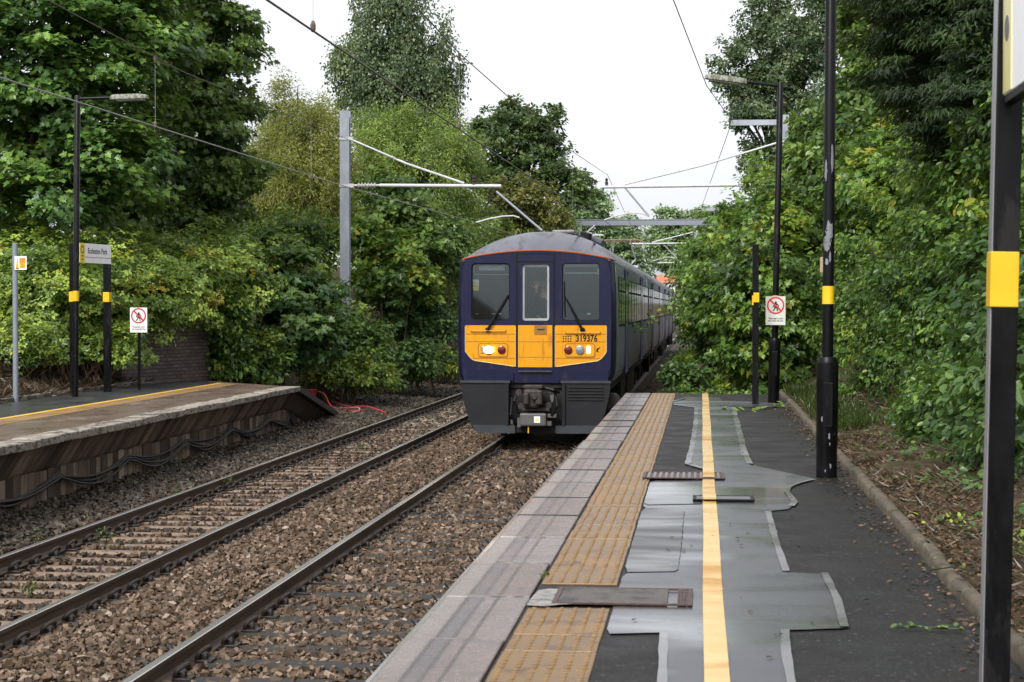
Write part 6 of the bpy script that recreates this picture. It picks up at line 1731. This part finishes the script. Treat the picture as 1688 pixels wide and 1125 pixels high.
tree('background_tree', 'dark wood tree closing the gap behind the right hedge', (8.5, 30, 3.2), [((7.2, 28, 5.5), (2.2, 3.5, 2.4)), ((7.0, 36, 6.2), (2.0, 4, 2.8)), ((6.6, 46, 6.5), (2.0, 5, 2.6)), ((7.4, 20, 5.0), (1.8, 3, 2.4)), ((6.5, 14, 4.2), (1.5, 3, 2))], 'lf_dark', 'oval', .22, 420, 40, .55, 34, tone_bias=-.05)
tree('background_tree', 'dark wood tree closing the gap behind the left bank', (-20, 50, 4.2), [((-17.2, 46, 5.0), (2.4, 4, 2.2)), ((-16.5, 58, 5.5), (2.4, 5, 2.6)), ((-16, 72, 6), (2.5, 6, 3)), ((-14, 90, 5.5), (2.4, 8, 3.2))], 'lf_dark', 'oval', .24, 460, 40, .6, 35, tone_bias=-.02)
tree('background_tree', 'mid green trackside wood between the willows and the oak', (-13, 85, 1.0), [(tuple(W(770, 390, 80)), (1.5, 2, 2.0)), (tuple(W(800, 410, 85)), (1.4, 2, 1.8)), (tuple(W(770, 470, 75)), (1.4, 2, 1.5)), (tuple(W(820, 360, 92)), (1.2, 2, 1.4)), (tuple(W(900, 400, 100)), (2.4, 2, 1.6))], 'lf_willow', 'small', .19, 260, 48, .42, 36, tone_bias=-.12)
tree('background_tree', 'trackside wood beyond the right hedge under the alder', (4.5, 75, 2.0), [((3.6, 72, 4.5), (2.0, 4, 2.4)), ((3.2, 88, 5.0), (2.2, 6, 3.0)), ((3.2, 110, 5), (2.4, 8, 3.2)), ((4.0, 140, 5), (3, 10, 3.6))], 'lf_hazel', 'small', .20, 420, 52, .5, 37, tone_bias=-.12)

# --- ground litter, grass and plants along the kerb
rng = np.random.default_rng(9)


def scatter(n, xr, yr, near=1.0):
    X = rng.uniform(*xr, n); Y = yr[0] + (yr[1] - yr[0]) * rng.random(n) ** near
    return X, Y, np.array([ground_z(a, b) for a, b in zip(X, Y)])


n = 15000; X, Y, Z = scatter(n, (PK + .08, 2.9), (8.0, 31), 1.25)
P = np.stack([X, Y, Z + rng.uniform(-.01, .03, n)], 1)
straw = leaf_mesh('dry_grass', P, np.stack([rng.normal(0, .35, n), rng.normal(0, .35, n), np.ones(n)], 1), rng.normal(0, 1, (n, 3)) * np.array((1, 1, .25)), .05 + .10 * rng.random(n), np.clip(rng.normal(.45, .24, n), 0, 1), 'blade', M['lf_straw'])
tag(link('dry_grass', straw), kind='stuff')
n = 15000; X, Y, Z = scatter(n, (PK + .06, 3.2), (8.0, 31), 1.2)
tag(link('leaf_litter', leaf_mesh('leaf_litter', np.stack([X, Y, Z + .012], 1), np.stack([rng.normal(0, .4, n), rng.normal(0, .4, n), np.ones(n)], 1), rng.normal(0, 1, (n, 3)) * np.array((1, 1, .2)), .022 + .04 * rng.random(n), np.clip(rng.normal(.5, .28, n), 0, 1), 'oval', M['lf_dead'])), kind='stuff')
# leaves blown against the kerb on the tarmac
n = 900; X = PK - .03 - np.abs(rng.normal(0, .10, n)); Y = rng.uniform(7.5, 30, n)
tag(link('leaf_litter', leaf_mesh('leaf_litter', np.stack([X, Y, np.full(n, ZP + .008)], 1), np.stack([rng.normal(0, .25, n), rng.normal(0, .25, n), np.ones(n)], 1), rng.normal(0, 1, (n, 3)) * np.array((1, 1, .15)), .015 + .035 * rng.random(n), np.clip(rng.normal(.45, .26, n), 0, 1), 'oval', M['lf_dead'])), kind='stuff')
n = 130; X = rng.uniform(-.35, 1.3, n); Y = 8 + 24 * rng.random(n)
tag(link('leaf_litter', leaf_mesh('leaf_litter', np.stack([X, Y, np.full(n, ZP + .012)], 1), np.stack([rng.normal(0, .2, n), rng.normal(0, .2, n), np.ones(n)], 1), rng.normal(0, 1, (n, 3)) * np.array((1, 1, .1)), .018 + .025 * rng.random(n), np.clip(rng.normal(.25, .2, n), 0, 1), 'oval', M['lf_dead'])), kind='stuff')
# green ground cover creeping out of the hedge
n = 9000; X, Y, Z = scatter(n, (1.6, 3.4), (8.5, 33), 1.2); k = (rng.random(n) < np.clip((X - 1.7) / 1.1, .06, 1)) & (np.sin(Y * 2.1 + X * 3) + rng.normal(0, .6, n) > -.2)
X, Y, Z = X[k], Y[k], Z[k]; n = len(X)
tag(link('ground_cover', leaf_mesh('ground_cover', np.stack([X, Y, Z + .02 + .13 * rng.random(n) * np.clip(X - 1.6, .2, 1.5)], 1), np.stack([rng.normal(0, .45, n), rng.normal(-.2, .45, n), np.ones(n)], 1), rng.normal(0, 1, (n, 3)) * np.array((1, 1, .3)), .045 + .055 * rng.random(n), np.clip(rng.normal(.5, .2, n), 0, 1), 'oval', M['lf_cool'])), kind='stuff')
n = 7000; X = rng.normal(1.80, .20, n); Y = rng.uniform(22.5, 34, n); Z = np.array([ground_z(a, b) for a, b in zip(X, Y)])
tag(link('grass', leaf_mesh('grass', np.stack([X, Y, Z], 1), rng.normal(0, 1, (n, 3)) * np.array((1, 1, .2)) + np.array((0, -.5, .1)), np.array((0, 0, 1.)) + rng.normal(0, .45, (n, 3)), .08 + .12 * rng.random(n), np.clip(rng.normal(.45, .2, n), 0, 1), 'blade', M['lf_grass'])), kind='stuff')
# dry bank foot on the left behind the platform kerb and on the cess
n = 26000; X = rng.uniform(-13.2, -11.5, n); Y = rng.uniform(28, 43, n); Z = np.array([ground_z(a, b) for a, b in zip(X, Y)])
tag(link('dry_grass', leaf_mesh('dry_grass', np.stack([X, Y, Z + .03], 1), np.stack([rng.normal(.3, .4, n), rng.normal(-.2, .4, n), np.ones(n)], 1), rng.normal(0, 1, (n, 3)) + np.array((.3, 0, -.2)), .12 + .2 * rng.random(n), np.clip(rng.normal(.40, .22, n), 0, 1), 'blade', M['lf_straw'])), kind='stuff')
n = 16000; X = rng.uniform(-10.4, -8.7, n); Y = rng.uniform(42.5, 66, n); Z = np.array([ground_z(a, b) for a, b in zip(X, Y)])
tag(link('dry_grass', leaf_mesh('dry_grass', np.stack([X, Y, Z + .06], 1), np.stack([rng.normal(.3, .4, n), rng.normal(-.2, .4, n), np.ones(n)], 1), rng.normal(0, 1, (n, 3)) + np.array((.1, 0, .1)), .10 + .18 * rng.random(n), np.clip(rng.normal(.4, .25, n), 0, 1), 'blade', M['lf_straw'])), kind='stuff')


def weed(label, p, n, h, r, seed, mat='lf_grass', group=None, size=.022):
    rg = np.random.default_rng(seed); root = thing('weed', label, 'plant', p, 0, group)
    P = np.stack([rg.normal(0, r, n), rg.normal(0, r, n), rg.random(n) * h], 1)
    link('leaves', leaf_mesh('leaves', P, rg.normal(0, .6, (n, 3)) + np.array((0, -.2, .8)), rg.normal(0, .7, (n, 3)) + np.array((0, 0, .5)), size * (1 + 1.2 * rg.random(n)), np.clip(rg.normal(.6, .2, n), 0, 1), 'oval', M[mat]), root)
    mb = MB()
    for i in range(5): mb.tube([(0, 0, -.04), (rg.normal(0, r), rg.normal(0, r), h * .9)], [.004, .002], 4)
    mb.build('stem', M['lf_grass'], root)


for i, (px, py, h, lb) in enumerate([(64, 905, .22, 'tall green weed against the outer far rail at the left'), (52, 985, .12, 'low green weed between the far rails nearest the left edge'), (172, 900, .20, 'green weed between the far rails left of the others'), (184, 873, .12, 'small pale weed beside the outer rail clips'),
                                     (292, 830, .16, 'green weed by the outer far rail near the ramp cables'), (376, 808, .18, 'bright green weed standing between the far rails'), (596, 742, .12, 'distant small weed between the far rails'), (746, 676, .22, 'green weed between the far rails beside the train')]):
    g = G(px, py, -.17); weed(lb, (g.x, g.y, -.17), 46, h, .06, 300 + i)
g = G(901, 950, ZP); weed('tiny moss green weed in the joint between edge slab and ochre paving', (PC + .005, g.y, ZP - .01), 40, .012, .014, 320, size=.018)
g = G(1300, 1040, ZP); 
for i, (x, y, lb) in enumerate([(1.98, 11.6, 'small yellow green weed in the litter behind the kerb midway'), (1.75, 12.8, 'leafy weed close behind the kerb stones'), (2.1, 10.3, 'pale weed in the dry grass left of the close right post')]):
    weed(lb, (x, y, ground_z(x, y)), 40, .10, .10, 330 + i, 'lf_bramble')


def twig(label, pts, nl, seed, size=.036):
    rg = np.random.default_rng(seed); root = thing('fallen_twig', label, 'twig', pts[0]); mb = MB(); mb.tube(pts, .004, 5); mb.build('stem', M['lf_grass'], root, world=True)
    P = np.array([np.array(Vector(pts[i]).lerp(Vector(pts[i + 1]), t)) for i in range(len(pts) - 1) for t in rg.random(nl)]); P += rg.normal(0, .02, P.shape) * np.array((1, 1, .3)) - np.array(pts[0]); P[:, 2] = np.abs(P[:, 2]) + .006; n = len(P)
    link('leaves', leaf_mesh('leaves', P, np.stack([rg.normal(0, .3, n), rg.normal(-.2, .3, n), np.ones(n)], 1), rg.normal(0, 1, (n, 3)) * np.array((1, 1, .15)), size * (.7 + .6 * rg.random(n)), np.clip(rg.normal(.6, .2, n), 0, 1), 'oval', M['lf_hazel']), root)


def gz(px, py, dz=.012): g = G(px, py, ZP); return (g.x, g.y, ZP + dz)


twig('fallen green twig on the tarmac near the close right post', [gz(1478, 1039), gz(1510, 1037), gz(1550, 1040), gz(1590, 1042)], 5, 1)
twig('thin green stem lying over the kerb left of the close right post', [gz(1532, 958, .06), gz(1570, 965, .10), gz(1615, 976, .11)], 1, 2, .04)
twig('leafy bramble runner lying on the far platform tarmac under the short black post', [gz(1190, 676), gz(1235, 680), gz(1280, 672), gz(1310, 664)], 9, 3, .10)

# --- far building with the red roof at the end of the line
root = thing('distant_building', 'far pale building with orange red roof above the end of the train', 'building', (-4.8, 285, 0))
mb = MB(); mb.box((0, 0, 3.0), (4.9, 8, 6.1)); mb.build('wall', surf('pale_render', (.45, .43, .42), (.55, .53, .52), .8, .5), root)
mb = MB(); mb.add([(-2.7, -4.2, 6.06), (2.7, -4.2, 6.06), (2.7, 4.2, 6.06), (-2.7, 4.2, 6.06), (-2.2, 0, 7.3), (2.2, 0, 7.3)], [(0, 1, 5, 4), (1, 2, 5), (2, 3, 4, 5), (3, 0, 4), (3, 2, 1, 0)]); rf = mb.build('roof', surf('red_tiles', (.42, .12, .07), (.52, .17, .10), .8, 1.0), root)
mb = MB(); mb.box((1.2, 0, 7.3), (.5, .5, .5)); mb.build('chimney', M['pave'], rf)
for x in (-1.3, 1.3):
    mb = MB(); mb.box((x, -4.03, 4.9), (.9, .06, 1.1)); mb.build('window', M['side_glass'], root)

# ------------------------------------------------------------------ daylight: bright overcast
EL, AZ = R_(44), R_(200)
w = bpy.data.worlds.new('World'); sc.world = w; w.use_nodes = True; nt = w.node_tree; nt.nodes.clear()
sky = nt.nodes.new('ShaderNodeTexSky'); sky.sky_type = 'NISHITA'; sky.sun_disc = False; sky.sun_elevation = EL; sky.sun_rotation = AZ
sky.air_density = 1.0; sky.dust_density = 4.0; sky.ozone_density = 1.0
bw = nt.nodes.new('ShaderNodeRGBToBW'); L(nt, sky.outputs[0], bw.inputs[0])
tc = nt.nodes.new('ShaderNodeTexCoord'); cl = noise(nt, 2.2, 4, 0.55, tc.outputs['Generated'], 0.4)
tint = mixc(nt, maprange(nt, cl, 0.35, 0.7), (1.00, 1.03, 1.09), (1.15, 1.16, 1.18))
gm = nt.nodes.new('ShaderNodeMath'); gm.operation = 'POWER'; L(nt, bw.outputs[0], gm.inputs[0]); gm.inputs[1].default_value = 0.35      # cloud evens out the sky
mul = nt.nodes.new('ShaderNodeMix'); mul.data_type = 'RGBA'; mul.blend_type = 'MULTIPLY'; mul.inputs[0].default_value = 1
L(nt, tint, mul.inputs[6]); L(nt, gm.outputs[0], mul.inputs[7])
bg = nt.nodes.new('ShaderNodeBackground'); bg.inputs[1].default_value = 0.15; L(nt, mul.outputs[2], bg.inputs[0])
wo = nt.nodes.new('ShaderNodeOutputWorld'); L(nt, bg.outputs[0], wo.inputs[0])
sun = bpy.data.lights.new('sun', 'SUN'); sun.energy = 1.0; sun.angle = R_(28); sun.color = (1.0, 0.97, 0.92)
so = bpy.data.objects.new('sun', sun); COL.objects.link(so)
so.rotation_euler = (math.pi / 2 - EL, 0, math.pi - AZ)
so.location = (0, 0, 60)
sc.view_settings.view_transform = 'Standard'; sc.view_settings.look = 'None'; sc.view_settings.gamma = 1.0
sc.view_settings.exposure = 2.18
sc.render.engine = 'CYCLES'
sc.cycles.max_bounces = 6; sc.cycles.diffuse_bounces = 3; sc.cycles.glossy_bounces = 3; sc.cycles.transmission_bounces = 4; sc.cycles.transparent_max_bounces = 12
sc.cycles.use_denoising = True
